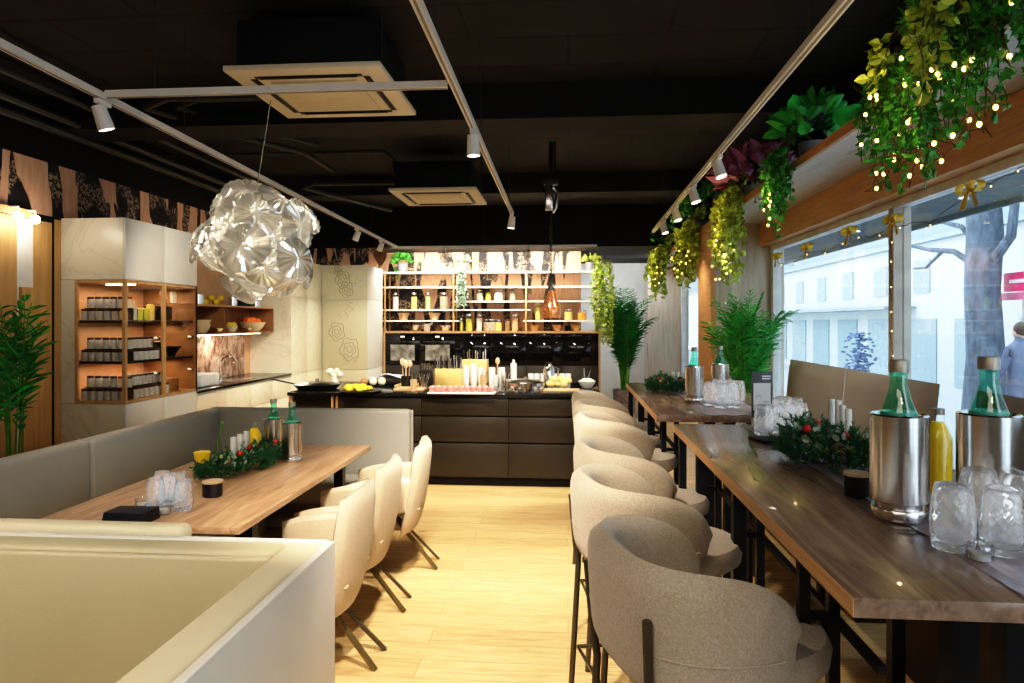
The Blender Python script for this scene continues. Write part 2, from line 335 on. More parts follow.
# ------------------------------------------------------------------ mesh builder
class MB:
    def __init__(s): s.bm = bmesh.new()
    def poly(s, vs, fs):
        v = [s.bm.verts.new(p) for p in vs]
        for f in fs:
            try: s.bm.faces.new([v[i] for i in f])
            except ValueError: pass
        return s
    def box(s, x0, x1, y0, y1, z0, z1, bev=0, seg=2):
        x0, x1 = sorted((x0, x1)); y0, y1 = sorted((y0, y1)); z0, z1 = sorted((z0, z1))
        b = bmesh.new()
        v = [b.verts.new(p) for p in ((x0, y0, z0), (x1, y0, z0), (x1, y1, z0), (x0, y1, z0), (x0, y0, z1), (x1, y0, z1), (x1, y1, z1), (x0, y1, z1))]
        for f in ((0, 3, 2, 1), (4, 5, 6, 7), (0, 1, 5, 4), (1, 2, 6, 5), (2, 3, 7, 6), (3, 0, 4, 7)): b.faces.new([v[i] for i in f])
        if bev:
            bev = min(bev, (x1 - x0) * .49, (y1 - y0) * .49, (z1 - z0) * .49)
            bmesh.ops.bevel(b, geom=b.edges[:], offset=bev, segments=seg, profile=.5, affect='EDGES')
        return s.merge(b)
    def merge(s, b, mtx=None):
        if mtx is not None: bmesh.ops.transform(b, matrix=mtx, verts=b.verts)
        me = bpy.data.meshes.new('tmp'); b.to_mesh(me); b.free(); s.bm.from_mesh(me); bpy.data.meshes.remove(me); return s
    def lathe(s, prof, c=(0, 0, 0), n=20, sx=1, sy=1, wob=None):
        rings = []
        for k, (r, z) in enumerate(prof):
            if r <= 1e-6: rings.append([s.bm.verts.new((c[0], c[1], c[2] + z))])
            else:
                rg = []
                for i in range(n):
                    a = 2 * pi * i / n; rr = r * (wob(a, k) if wob else 1)
                    rg.append(s.bm.verts.new((c[0] + rr * cos(a) * sx, c[1] + rr * sin(a) * sy, c[2] + z)))
                rings.append(rg)
        for A, B in zip(rings, rings[1:]):
            for i in range(n):
                j = (i + 1) % n
                try:
                    if len(A) == 1 and len(B) == 1: pass
                    elif len(A) == 1: s.bm.faces.new((A[0], B[i], B[j]))
                    elif len(B) == 1: s.bm.faces.new((A[i], A[j], B[0]))
                    else: s.bm.faces.new((A[i], A[j], B[j], B[i]))
                except ValueError: pass
        return s
    def cyl(s, p0, p1, r0, r1=None, n=12): return s.tube([p0, p1], [r0, r0 if r1 is None else r1], n)
    def tube(s, pts, r, n=8, cap=True):
        pts = [Vector(p) for p in pts]; rs = r if isinstance(r, (list, tuple)) else [r] * len(pts)
        up = None; rings = []
        for i, p in enumerate(pts):
            t = (pts[min(i + 1, len(pts) - 1)] - pts[max(i - 1, 0)])
            if t.length < 1e-9: t = Vector((0, 0, 1))
            t.normalize()
            if up is None:
                up = Vector((0, 0, 1)) if abs(t.z) < .9 else Vector((1, 0, 0))
            a = (up - t * up.dot(t))
            if a.length < 1e-6: a = t.orthogonal()
            a.normalize(); b = t.cross(a); up = a
            rings.append([s.bm.verts.new(p + (a * cos(2 * pi * k / n) + b * sin(2 * pi * k / n)) * rs[i]) for k in range(n)])
        for A, B in zip(rings, rings[1:]):
            for i in range(n): s.bm.faces.new((A[i], A[(i + 1) % n], B[(i + 1) % n], B[i]))
        if cap and n > 2: s.bm.faces.new(rings[0][::-1]); s.bm.faces.new(rings[-1])
        return s
    def bar(s, p0, p1, w, h, up=(0, 0, 1)):
        p0 = Vector(p0); p1 = Vector(p1); t = (p1 - p0).normalized(); up = Vector(up)
        if abs(t.dot(up)) > .95: up = Vector((1, 0, 0))
        a = t.cross(up).normalized() * w / 2; b = a.cross(t).normalized() * h / 2
        vs = [p + sa * a + sb * b for p in (p0, p1) for sa, sb in ((-1, -1), (1, -1), (1, 1), (-1, 1))]
        return s.poly(vs, [(3, 2, 1, 0), (4, 5, 6, 7), (0, 1, 5, 4), (1, 2, 6, 5), (2, 3, 7, 6), (3, 0, 4, 7)])
    def ball(s, c, r, n=12, sq=(1, 1, 1)):
        m = max(5, n // 2)
        b = MB(); b.lathe([(r * sin(pi * k / m) if 0 < k < m else 0, -r * cos(pi * k / m)) for k in range(m + 1)], n=n)
        for v in b.bm.verts: v.co = Vector((v.co.x * sq[0], v.co.y * sq[1], v.co.z * sq[2])) + Vector(c)
        return s.merge(b.bm)
    def slab(s, fn, nu, nv, T, p=8):
        """closed cushion surface: fn(u,v) centre position, rounded rim"""
        P = [[Vector(fn(i / nu, j / nv)) for j in range(nv + 1)] for i in range(nu + 1)]
        def nrm(i, j):
            a = P[min(i + 1, nu)][j] - P[max(i - 1, 0)][j]; b = P[i][min(j + 1, nv)] - P[i][max(j - 1, 0)]
            n = a.cross(b); return n.normalized() if n.length > 1e-9 else Vector((0, 0, 1))
        Fv, Bv = [], []
        for i in range(nu + 1):
            fr, br = [], []
            for j in range(nv + 1):
                u = abs(2 * i / nu - 1); v = abs(2 * j / nv - 1)
                th = T / 2 * max(0, (1 - u ** p)) ** .5 * max(0, (1 - v ** p)) ** .5
                nn = nrm(i, j)
                edge = i in (0, nu) or j in (0, nv)
                a = s.bm.verts.new(P[i][j] + nn * th); fr.append(a)
                br.append(a if edge else s.bm.verts.new(P[i][j] - nn * th))
            Fv.append(fr); Bv.append(br)
        for i in range(nu):
            for j in range(nv):
                for G, rev in ((Fv, False), (Bv, True)):
                    q = [G[i][j], G[i + 1][j], G[i + 1][j + 1], G[i][j + 1]]
                    if rev: q = q[::-1]
                    try: s.bm.faces.new(q)
                    except ValueError: pass
        return s
    def xf(s, mtx): bmesh.ops.transform(s.bm, matrix=mtx, verts=s.bm.verts); return s

def link(name, bm, material, parent=None, angle=38, normals=True):
    me = bpy.data.meshes.new(name)
    if normals: bmesh.ops.recalc_face_normals(bm, faces=bm.faces)
    bm.to_mesh(me); bm.free()
    for p in me.polygons: p.use_smooth = True
    try: me.set_sharp_from_angle(angle=math.radians(angle))
    except Exception: pass
    me.materials.append(material)
    o = bpy.data.objects.new(name, me); COL.objects.link(o)
    if parent is not None: o.parent = parent
    return o
def off_of(o):
    v = Vector((0, 0, 0))
    while o is not None: v += o.location; o = o.parent
    return v
def part(name, mb, m, parent, world=False, label=None, **k):
    """mesh child; world=True: the builder holds world coordinates"""
    if world: mb.xf(Matrix.Translation(-off_of(parent)))
    o = link(name, mb.bm, M[m] if isinstance(m, str) else m, parent, **k)
    if label: o['label'] = label
    return o
def thing(name, label, cat, loc=(0, 0, 0), rotz=0, group=None):
    o = bpy.data.objects.new(name, None); COL.objects.link(o); o.empty_display_size = .1
    o.location = loc; o.rotation_euler = (0, 0, rotz); o['label'] = label; o['category'] = cat
    if group: o['group'] = group
    return o
def solo(name, mb, m, label, cat, group=None, kind=None, **k):
    """single mesh thing built in world coordinates, origin moved to its base"""
    xs = [v.co for v in mb.bm.verts]
    c = Vector(((min(v.x for v in xs) + max(v.x for v in xs)) / 2, (min(v.y for v in xs) + max(v.y for v in xs)) / 2, min(v.z for v in xs)))
    mb.xf(Matrix.Translation(-c))
    o = link(name, mb.bm, M[m] if isinstance(m, str) else m, **k); o.location = c
    if label: o['label'] = label; o['category'] = cat
    if group: o['group'] = group
    if kind: o['kind'] = kind
    return o
def struct(name, mb, m, **k):
    o = link(name, mb.bm, M[m], **k); o['kind'] = 'structure'; return o
def dup(root, loc, rotz=None, label=None, group=None, scale=None):
    r = root.copy(); COL.objects.link(r); r.location = loc
    if rotz is not None: r.rotation_euler = (0, 0, rotz)
    if label: r['label'] = label
    if group: r['group'] = group
    if scale: r.scale = (scale,) * 3 if isinstance(scale, (int, float)) else scale
    for ch in list(root.children):
        c = ch.copy(); COL.objects.link(c); c.parent = r
        for g in ch.children:
            d = g.copy(); COL.objects.link(d); d.parent = c
    return r
def ordn(i): return ['first', 'second', 'third', 'fourth', 'fifth', 'sixth', 'seventh', 'eighth', 'ninth', 'tenth', 'eleventh', 'twelfth', 'thirteenth'][i]

# ================================================================== ROOM SHELL
struct('floor', MB().box(-4.5, 2.25, -4, 14.3, -.1, 0), 'floor')
struct('ceiling', MB().box(-4.5, 2.25, -4, 14.3, 3.5, 3.6), 'ceiling')
struct('wall_left', MB().box(-4.5, -4.4, -4, 11.75, 0, 3.5), 'black')
struct('wall_front', MB().box(-4.5, 2.25, -4.1, -4, 0, 3.5), 'plaster')
struct('wall_back', MB().box(-4.5, .22, 11.75, 11.85, 0, 3.5), 'mural')
struct('wall_alcove_side', MB().box(.14, .22, 11.85, 14.2, 0, 3.5), 'plaster')
struct('wall_alcove', MB().box(.14, 2.25, 14.2, 14.3, 0, 3.5), 'plaster')
# dark bulkhead across the back
struct('trim_1', MB().box(-4.4, .22, 11.0, 11.74, 2.83, 3.5), 'black')
struct('trim_2', MB().box(.22, 2.1, 11.0, 14.2, 2.83, 3.5), 'black')
# mural frieze on the left wall and the pine panelling
struct('trim_3', MB().box(-4.4, -4.385, -4, 10.9, 2.52, 2.97), 'mural')
struct('trim_4', MB().box(-4.4, -3.1, 10.92, 10.95, 2.4, 2.83), 'mural')
struct('wall_panelling', MB().box(-4.4, -4.36, -4, 5.08, 0, 2.46), 'pinewall')
struct('wall_niche', MB().box(-4.4, -4.375, 5.08, 5.26, 1.9, 2.46).box(-4.4, -4.37, 5.08, 5.11, 0, 2.46), 'plaster')
struct('trim_5', MB().box(-4.4, -4.34, 5.11, 5.26, 0, 1.9), 'pinewall')
struct('trim_6', MB().box(-4.4, -4.37, 5.26, 5.46, 0, 2.46).box(-4.4, -4.385, 5.50, 5.585, 0, 2.5), 'pinewall')
struct('trim_7', MB().box(-4.4, -4.38, 5.46, 5.50, 0, 2.5), 'black')
struct('trim_8', MB().box(-4.4, -4.31, -4, 5.2, 2.46, 2.52), 'beamw')
# right side: columns, beam, ledge
WX = 2.1
struct('wall_pier', MB().box(1.55, 2.25, 7.34, 7.42, 0, 2.65).box(1.55, 2.25, 7.97, 8.05, 0, 2.65), 'greywood')
struct('trim_9', MB().box(1.5, 1.55, 7.34, 8.05, 0, 2.65), 'beamw')
struct('wall_pier_back', MB().box(1.5, 2.25, 13.0, 13.6, 0, 2.65), 'greywood')
struct('wall_right', MB().box(2.1, 2.25, -4, 7.34, 0, .62).box(2.1, 2.25, 8.05, 13, 0, .62), 'plaster')
struct('wall_right_rear', MB().box(2.1, 2.25, -4, -2.5, .62, 3.5), 'plaster')
struct('trim_10', MB().box(2.0, 2.25, -4, 7.34, 2.41, 2.65).box(2.0, 2.25, 8.05, 13, 2.41, 2.65), 'beamw')
struct('trim_11', MB().box(1.535, 2.1, -4, 13.6, 2.652, 2.69), 'greywoodh')
struct('trim_12', MB().box(1.51, 1.535, -4, 13.6, 2.645, 2.70), 'beamw')
struct('trim_13', MB().box(2.1, 2.25, -4, 14.2, 3.12, 3.5), 'black')
struct('trim_14', MB().box(2.1, 2.25, 7.2, 8.2, 2.65, 3.12)  .box(2.1, 2.25, 12.9, 14.2, 2.65, 3.12), 'black')
struct('wall_right_end', MB().box(2.1, 2.25, 13.6, 14.2, 0, 2.65), 'plaster')
# windows
def window(n, y0, y1, mull):
    fr = MB(); a = .045
    fr.box(2.11, 2.19, y0, y0 + .07, .62, 2.41).box(2.11, 2.19, y1 - .10, y1, .62, 2.41)
    fr.box(2.11, 2.19, y0 + .07, y1 - .10, .62, .68).box(2.11, 2.19, y0 + .07, y1 - .10, 2.36, 2.41)
    w = struct('window_%d' % n, fr, 'framewhite')
    for m in mull:
        o = link('mullion', MB().box(2.09, 2.2, m - .035, m + .035, .68, 2.36).bm, M['framegrey'], w)
    ys = [y0 + .07] + [v for m in mull for v in (m - .035, m + .035)] + [y1 - .10]
    for k in range(0, len(ys), 2):
        link('pane', MB().box(2.145, 2.155, ys[k], ys[k + 1], .68, 2.36).bm, M['wglass'], w)
window(1, -2.5, 7.34, [-.4, 2.1, 4.62])
window(2, 8.05, 13.0, [10.5])
w3 = struct('window_3', MB().box(2.12, 2.2, -4, 7.2, 2.69, 2.72).box(2.12, 2.2, -4, 7.2, 3.08, 3.12).box(2.12, 2.2, 2.3, 2.36, 2.72, 3.08).box(2.12, 2.2, 5, 5.06, 2.72, 3.08), 'framegrey')
link('pane', MB().box(2.145, 2.155, -4, 7.2, 2.72, 3.08).bm, M['wglass'], w3)
# ceiling beams
struct('trim_15', MB().box(-4.4, 2.1, 5.35, 5.75, 3.22, 3.5), 'black')
struct('trim_16', MB().box(-4.4, 2.1, 8.6, 9.0, 3.25, 3.5), 'ceiling')

# ================================================================== OUTSIDE
struct('ground', MB().box(2.3, 40, -25, 45, -.25, -.15), 'pavement')
fc = thing('building', 'pale washed out building across the street outside the window', 'building', (9.5, 22, -.15))
part('wall', MB().box(9, 12, -5, 70, -.15, 3.7), 'facade', fc, True)
part('added_upper_floor', MB().box(9.4, 12, -5, 70, 3.7, 11), 'facadeup', fc, True)  # added storey, stands in for the pale blue sky
part('eaves', MB().box(8.85, 9.4, -5, 70, 3.62, 3.74), 'facadewin', fc, True)
for k in range(11):
    y = 13.2 + k * 2.3
    part('window', MB().box(8.97, 9.0, y, y + .8, 2.35, 3.2), 'facadewin', fc, True)
    part('shop_window', MB().box(8.97, 9.0, y - .3, y + 1.2, .1, 1.7), 'facadewin' if k % 3 == 0 else 'facadeup', fc, True)
    part('window', MB().box(9.37, 9.4, y + .2, y + 1.1, 4.6, 6.0), 'awning', fc, True)
part('awning', MB().box(8.2, 8.97, 18.5, 40, 1.95, 2.03), 'awning', fc, True)
fc2 = thing('building', 'grey roofed house corner seen high up behind the pale facade', 'building', (14, 60, -.15))
part('wall', MB().box(12.5, 18, 20, 75, -.15, 13), 'facadewin', fc2, True)
part('roof', MB().box(12.3, 18.2, 19.8, 75, 13, 13.5), 'awning', fc2, True)
cn = thing('canopy', 'grey exterior canopy above the left window', 'canopy', (2.9, 6.4, 2.72))
part('roof', MB().box(2.4, 4.2, 5.6, 15.0, 2.80, 2.92), 'eave', cn, True)
part('edge_strip', MB().box(4.2, 4.24, 5.6, 15.0, 2.74, 2.94), 'awning', cn, True)
# street tree
tb = W(984, 400, X=7.5); tx, ty = tb.x, tb.y
tr = thing('street_tree', 'bare street tree with thick trunk outside the right window', 'tree', (tx, ty, -.15))
part('trunk', MB().tube([(tx, ty, -.15), (tx + .02, ty - .02, 1), (tx - .03, ty, 2.2), (tx + .03, ty + .02, 3.2), (tx - .02, ty, 4.2), (tx + .25, ty - .1, 6)], [.36, .30, .28, .29, .26, .16], 12), 'bark', tr, True)
for pts, r in (([(0, 0, 2.55), (-.25, .5, 2.95), (-.4, 1.1, 3.05), (-.5, 1.9, 3.25)], .07), ([(0, 0, 2.9), (-.2, .35, 3.4), (-.3, .8, 3.55), (-.3, 1.3, 4.1)], .06),
               ([(0, 0, 2.5), (.1, -.6, 3.1), (.1, -.8, 4.2)], .10), ([(-.3, .8, 2.98), (-.4, 1.2, 2.7), (-.4, 1.7, 2.72)], .035), ([(0, 0, 3.4), (0, .5, 4.2), (.1, .8, 5)], .08)):
    part('branch', MB().tube([(tx + x, ty + y, z) for x, y, z in pts], [r, r * .8, r * .6, r * .35][:len(pts)], 8), 'bark', tr, True)
sg = W(1014, 285, X=7.9)
s_ = thing('street_sign', 'red street sign with white bar behind the tree trunk', 'sign', (sg.x, sg.y, -.15))
part('post', MB().cyl((sg.x, sg.y - .3, -.15), (sg.x, sg.y - .3, 2.2), .04), 'framegrey', s_, True)
part('panel', MB().box(sg.x - .04, sg.x - .03, sg.y - .75, sg.y + .22, sg.z - .12, sg.z + .22), 'signred', s_, True)
part('white_bar', MB().box(sg.x - .05, sg.x - .041, sg.y - .5, sg.y + .05, sg.z + .03, sg.z + .09), 'paper', s_, True)
part('lower_panel', MB().box(sg.x - .04, sg.x - .03, sg.y - .75, sg.y + .3, sg.z - .27, sg.z - .135), 'signpink', s_, True)
bs = W(859, 350, X=7.2)
pb = thing('street_planter', 'blue grey bush in a pale tub on the pavement outside', 'planter', (bs.x, bs.y, -.15))
part('tub', MB().lathe([(0, 0), (.28, 0), (.34, .5), (.31, .5), (0, .45)], n=16), 'facade', pb)
b_ = MB()
for k in range(260):
    a = ru(0, 2 * pi); h = ru(.4, 1.5); r = ru(0, .42) * (1.1 - abs(h - .95))
    b_.ball((r * cos(a), r * sin(a), h), .045, 5, (1, 1, .6))
part('foliage', b_, 'frost', pb)

# pedestrian outside (one continuous skinned body)
def pedestrian():
    p = W(1021, 345, X=6.4); x, y = p.x, p.y
    t = thing('person', 'person in a grey coat walking along the pavement outside', 'person', (x, y, -.15), .3)
    vs = [(0, 0, .92), (0, 0, 1.15), (0, 0, 1.38), (0, 0, 1.5), (0, .01, 1.62), (.1, 0, .85), (.11, .1, .48), (.11, .02, .08), (.11, .15, .04),
          (-.1, 0, .85), (-.11, -.12, .48), (-.11, -.28, .1), (-.11, -.17, .04), (.19, 0, 1.38), (.24, -.05, 1.12), (.23, .06, .9), (.23, .08, .82), (-.19, 0, 1.38), (-.24, .05, 1.12), (-.23, .16, .92), (-.23, .19, .84)]
    es = [(0, 1), (1, 2), (2, 3), (3, 4), (0, 5), (5, 6), (6, 7), (7, 8), (0, 9), (9, 10), (10, 11), (11, 12), (2, 13), (13, 14), (14, 15), (15, 16), (2, 17), (17, 18), (18, 19), (19, 20)]
    rs = [.15, .15, .16, .055, .09, .10, .07, .045, .04, .10, .07, .045, .04, .075, .055, .04, .03, .075, .055, .04, .03]
    me = bpy.data.meshes.new('body'); me.from_pydata(vs, es, []); o = bpy.data.objects.new('body', me); COL.objects.link(o); o.parent = t
    sk = o.modifiers.new('skin', 'SKIN')
    for i, r in enumerate(rs): me.skin_vertices[0].data[i].radius = (r, r * (.75 if i < 3 else 1))
    me.skin_vertices[0].data[0].use_root = True
    o.modifiers.new('sub', 'SUBSURF').levels = 1
    me.materials.append(M['coat'])
    part('head', MB().ball((0, .01, 1.63), .105, 12, (.85, .95, 1.15)), 'skin', t)
    part('hair', MB().ball((0, -.015, 1.665), .11, 12, (.9, 1, 1.05)), 'hair', t)
    part('coat', MB().lathe([(.17, .62), (.20, .8), (.18, 1.05), (.20, 1.35), (.10, 1.48), (.07, 1.5)], n=16, sy=.75), 'coat', t)
    return t
pedestrian()

# ================================================================== LEFT GLASS CABINET
FX = -3.8; CY0, CY1 = 5.59, 6.73; CM = (CY0 + CY1) / 2
Z0, Z1 = .914, 1.985
def bowl(px_or_v, r, h, m, name, label, cat, group=None, par=None):
    v = px_or_v; mb = MB().lathe([(0, 0), (r * .5, 0), (r * .8, h * .45), (r, h), (r * .93, h), (r * .72, h * .5), (0, h * .15)], v, 18)
    return solo(name, mb, m, label, cat, group)
gc = thing('glass_cabinet', 'tall cream kitchen cabinet with lit glass display section', 'cabinet', (-4.1, 6.16, 0))
part('base_box', MB().box(-4.39, FX - .02, CY0, CY1, .0, Z0 - .004), 'marble', gc, True)
part('top_box', MB().box(-4.39, FX - .02, CY0, CY1, Z1 + .004, 2.52), 'marble', gc, True)
part('side_strip', MB().box(-4.39, -4.265, CY0, CY0 + .03, Z0, Z1), 'marble', gc, True)
part('back_panel', MB().box(-4.39, -4.36, CY0 + .03, CY1, Z0, Z1), 'niche', gc, True)
part('end_panel', MB().box(-4.36, FX, CY1 - .03, CY1, Z0, Z1), 'nichedark', gc, True)
part('bottom_panel', MB().box(-4.36, FX - .002, CY0 + .001, CY1 - .03, Z0, Z0 + .022), 'oakh', gc, True)
part('top_panel', MB().box(-4.36, FX - .002, CY0 + .001, CY1 - .03, Z1 - .022, Z1), 'oakh', gc, True)
for y0, y1 in ((CY0, CM), (CM, CY1)):
    part('lower_door', MB().box(FX - .02, FX, y0 + .003, y1 - .003, .1, Z0 - .004, .002), 'cabwhite', gc, True)
    part('upper_door', MB().box(FX - .02, FX, y0 + .003, y1 - .003, Z1 + .004, 2.52, .002), 'cabwhite', gc, True)
    dr = part('glass_door', MB().box(FX - .018, FX, y0 + .002, y0 + .027, Z0, Z1).box(FX - .018, FX, y1 - .027, y1 - .002, Z0, Z1).box(FX - .018, FX, y0 + .027, y1 - .027, Z0, Z0 + .025).box(FX - .018, FX, y0 + .027, y1 - .027, Z1 - .025, Z1), 'oak', gc, True)
    part('pane', MB().box(FX - .011, FX - .007, y0 + .027, y1 - .027, Z0 + .025, Z1 - .025), 'cabglass', dr, True)
    for hz in (1.12, 1.45):
        part('hinge', MB().box(FX - .07, FX - .02, y1 - .06, y1 - .03, hz, hz + .03, .004).cyl((FX - .06, y1 - .05, hz + .015), (FX - .02, y1 - .05, hz + .015), .012), 'chrome', dr, True)
sw = part('side_window', MB().box(-4.262, -4.235, CY0 - .003, CY0 + .02, Z0, Z1).box(FX - .03, FX - .001, CY0 - .003, CY0 + .02, Z0, Z1).box(-4.235, FX - .03, CY0 - .003, CY0 + .02, Z0, Z0 + .025).box(-4.235, FX - .03, CY0 - .003, CY0 + .02, Z1 - .025, Z1), 'oak', gc, True)
part('pane', MB().box(-4.235, FX - .03, CY0 + .007, CY0 + .011, Z0 + .025, Z1 - .025), 'cabglass', sw, True)
SHZ = (1.635, 1.275)
for z in SHZ: part('shelf', MB().box(-4.36, FX - .03, CY0 + .03, CY1 - .03, z - .02, z), 'tin', gc, True)
part('shelf', MB().box(-4.3, FX - .03, CM + .03, CY1 - .03, 1.80, 1.808), 'tglass', gc, True)
for z in (Z1 - .025, SHZ[0] - .022, SHZ[1] - .022):
    if z > 1.9: part('light_strip', MB().box(-4.12, FX - .05, CY0 + .20, CY0 + .215, z - .012, z), 'led', gc, True)
# jars: two tiers per shelf, along the side window and round the corner behind the first door
jar = thing('jar', 'x', 'jar', (0, 0, -50))
JR = .031
part('body', MB().lathe([(0, 0), (JR, 0), (JR, .072), (JR * .9, .078), (0, .078)], n=10), 'jarglass', jar)
part('lid', MB().lathe([(JR * .88, .078), (JR * .88, .098), (0, .098)], n=10), 'jarlid', jar)
jar2 = thing('jar', 'x', 'jar', (0, 0, -50))
part('body', MB().lathe([(0, 0), (JR, 0), (JR, .072), (JR * .9, .078), (0, .078)], n=10), 'jarpale', jar2)
part('lid', MB().lathe([(JR * .88, .078), (JR * .88, .098), (0, .098)], n=10), 'redlid', jar2)
used = {'a': False, 'b': False}
def place(proto, key, loc, label, group, rot=0):
    if not used.get(key):
        used[key] = True; proto.location = loc; proto.rotation_euler = (0, 0, rot); proto['label'] = label; proto['group'] = group; return proto
    return dup(proto, loc, rot, label, group)
for si, (z, nm) in enumerate(((Z0 + .024, 'bottom shelf'), (SHZ[1] + .002, 'middle shelf'), (SHZ[0] + .002, 'top shelf'))):
    rk = MB().box(-4.25, FX - .04, CY0 + .10, CY0 + .17, z, z + .105).box(FX - .16, FX - .11, CY0 + .20, CM + (.16 if si == 0 else .02 if si == 1 else -.12), z, z + .105)
    solo('jar_riser', rk, 'tin', 'black stepped riser under the rear jars on the %s' % nm, 'riser')
    for tier in (0, 1):
        tn = 'front row' if tier == 0 else 'raised rear row'
        for i in range(6):
            x = -4.215 + i * .071; pale = (si == 2 and i >= 5) or (tier == 1 and i == 4 and si == 0)
            place(jar2 if pale else jar, 'b' if pale else 'a', (x, CY0 + .062 + tier * .072, z + tier * .107),
                  '%s jar on %s, %s, %s from left at the side pane' % ('pale red-lidded' if pale else 'grey dark-lidded', nm, tn, ordn(i)), 'jars in the glass cabinet')
        n = (7, 5, 1)[si]
        for i in range(n):
            if si == 2: break
            place(jar, 'a', (FX - .075 - tier * .065, CY0 + .245 + i * .078, z + tier * .107),
                  'grey dark-lidded jar on %s, %s, %s behind the cabinet doors' % (nm, tn, ordn(i)), 'jars in the glass cabinet')
# glassware and oddments behind the doors
for k, (y, m, h) in enumerate(((CY0 + .28, 'jarglass', .12), (CY0 + .37, 'oil', .1), (CY0 + .46, 'oil', .1), (CY0 + .54, 'pasta', .14))):
    solo('storage_tin', MB().lathe([(0, 0), (.035, 0), (.035, h), (.02, h + .012), (0, h + .012)], (FX - .12, y, SHZ[0] + .002), 12), m,
         ['grey', 'olive', 'lime', 'tall yellow'][k] + ' storage tin on the top shelf behind the first glass door', 'tin')
cbowl = MB().lathe([(0, 0), (.03, 0), (.05, .04), (.095, .1), (.088, .1), (.04, .05), (0, .012)], (FX - .15, CM + .36, SHZ[1] + .003), 16)
solo('mixing_bowl', cbowl, 'tin', 'black mixing bowl on the middle shelf of the cabinet', 'bowl')
solo('coffee_pot', MB().lathe([(0, 0), (.06, 0), (.07, .06), (.05, .12), (.055, .15), (0, .16)], (FX - .16, CM + .14, SHZ[1] + .003), 14).tube([(FX - .16, CM + .19, SHZ[1] + .04), (FX - .16, CM + .24, SHZ[1] + .08), (FX - .16, CM + .19, SHZ[1] + .12)], .008, 6), 'tin', 'black lidded pot left of the mixing bowl', 'pot')
solo('storage_box', MB().box(FX - .2, FX - .08, CM + .26, CM + .38, Z0 + .024, Z0 + .15, .005), 'nichedark', 'dark brown box on the cabinet floor behind the second door', 'box')
solo('storage_box', MB().box(FX - .25, FX - .1, CM + .06, CM + .3, SHZ[0] + .003, SHZ[0] + .14, .01), 'tin', 'black storage box behind the second glass door', 'box')
for k in range(3):
    solo('stem_glass', MB().lathe([(0, 0), (.025, 0), (.004, .006), (.004, .05), (.028, .075), (.03, .12)], (FX - .12, CM + .34 + k * .065, SHZ[0] + .002), 12), 'tglass',
         '%s stem glass from left on the top cabinet shelf' % ordn(k), 'glass')
    solo('glass_jar', MB().lathe([(0, 0), (.028, 0), (.03, .09), (.02, .11), (0, .112)], (FX - .14, CM + .2 + k * .09, 1.812), 12), 'tglass' if k < 2 else 'whitecer',
         '%s jar from left on the small glass shelf' % ordn(k), 'jar')

# sink run behind the cabinet
SY1 = 9.12
bc = thing('base_cabinet', 'long cream base cabinet run under the black worktop', 'cabinet', (-4.1, 7.9, 0))
part('carcass', MB().box(-4.39, FX - .022, CY1 + .002, SY1 - .002, 0, .885), 'marble', bc, True)
ys = [CY1 + .002, 7.33, 7.93, 8.53, SY1 - .002]
for a, b in zip(ys, ys[1:]):
    part('drawer', MB().box(FX - .02, FX, a + .003, b - .003, .60, .86, .002), 'marble', bc, True)
    part('door', MB().box(FX - .02, FX, a + .003, b - .003, .08, .594, .002), 'marble', bc, True)
solo('worktop', MB().box(-4.39, FX + .01, CY1 + .003, SY1 - .003, .886, .915, .003), 'worktop', 'thin black stone worktop along the left kitchen wall', 'worktop')
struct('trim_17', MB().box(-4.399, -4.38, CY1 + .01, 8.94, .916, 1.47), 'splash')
struct('trim_18', MB().box(-4.399, -4.384, 8.94, SY1, .916, 1.6).box(-4.399, -4.388, CY1 + .01, SY1, 1.8, 2.518), 'niche')
ws = thing('wall_shelf', 'brown open wall shelf with two compartments above the sink', 'shelf', (-4.2, 8, 1.47))
ye = 9.1
part('bottom_board', MB().box(-4.38, -4.04, CY1 + .005, ye, 1.475, 1.495), 'nichedark', ws, True)
part('top_board', MB().box(-4.38, -4.04, CY1 + .005, ye, 1.80, 1.82), 'oakh', ws, True)
part('back_board', MB().box(-4.38, -4.365, CY1 + .005, ye, 1.496, 1.80), 'nichedark', ws, True)
for y in (7.75, ye - .02): part('divider', MB().box(-4.365, -4.04, y, y + .02, 1.496, 1.80), 'nichedark', ws, True)
part('light_strip', MB().box(-4.2, -4.185, CY1 + .1, ye - .1, 1.462, 1.474), 'led', ws, True)
bowl((-4.18, 7.5, 1.496), .10, .10, 'cream_bowl', 'serving_bowl', 'cream bowl beneath another in the left shelf compartment', 'bowl')
bowl((-4.18, 7.5, 1.555), .105, .09, 'cream_bowl', 'serving_bowl', 'upper cream bowl nested in the left shelf compartment', 'bowl')
bowl((-4.09, 7.655, 1.496), .08, .05, 'steel', 'metal_bowl', 'small steel dish right of the stacked cream bowls', 'bowl')
bowl((-4.16, 8.15, 1.496), .08, .075, 'cream_bowl', 'serving_bowl', 'small cream bowl holding yellow fruit in the right compartment', 'bowl')
for k in range(3):
    solo('lemon', MB().ball((-4.17 + (.03, -.03, 0)[k], 8.15 + (.02, .03, -.03)[k], 1.585), .035, 10, (1, 1.2, 1)), 'yellowfruit', ['right', 'rear', 'left'][k] + ' yellow fruit in the small cream bowl', 'fruit')
bowl((-4.19, 8.78, 1.496), .17, .12, 'cream_bowl', 'serving_bowl', 'large cream bowl full of orange pumpkins', 'bowl')
bowl((-4.10, 8.42, 1.496), .07, .05, 'steel', 'metal_bowl', 'small steel dish between the fruit bowls', 'bowl')
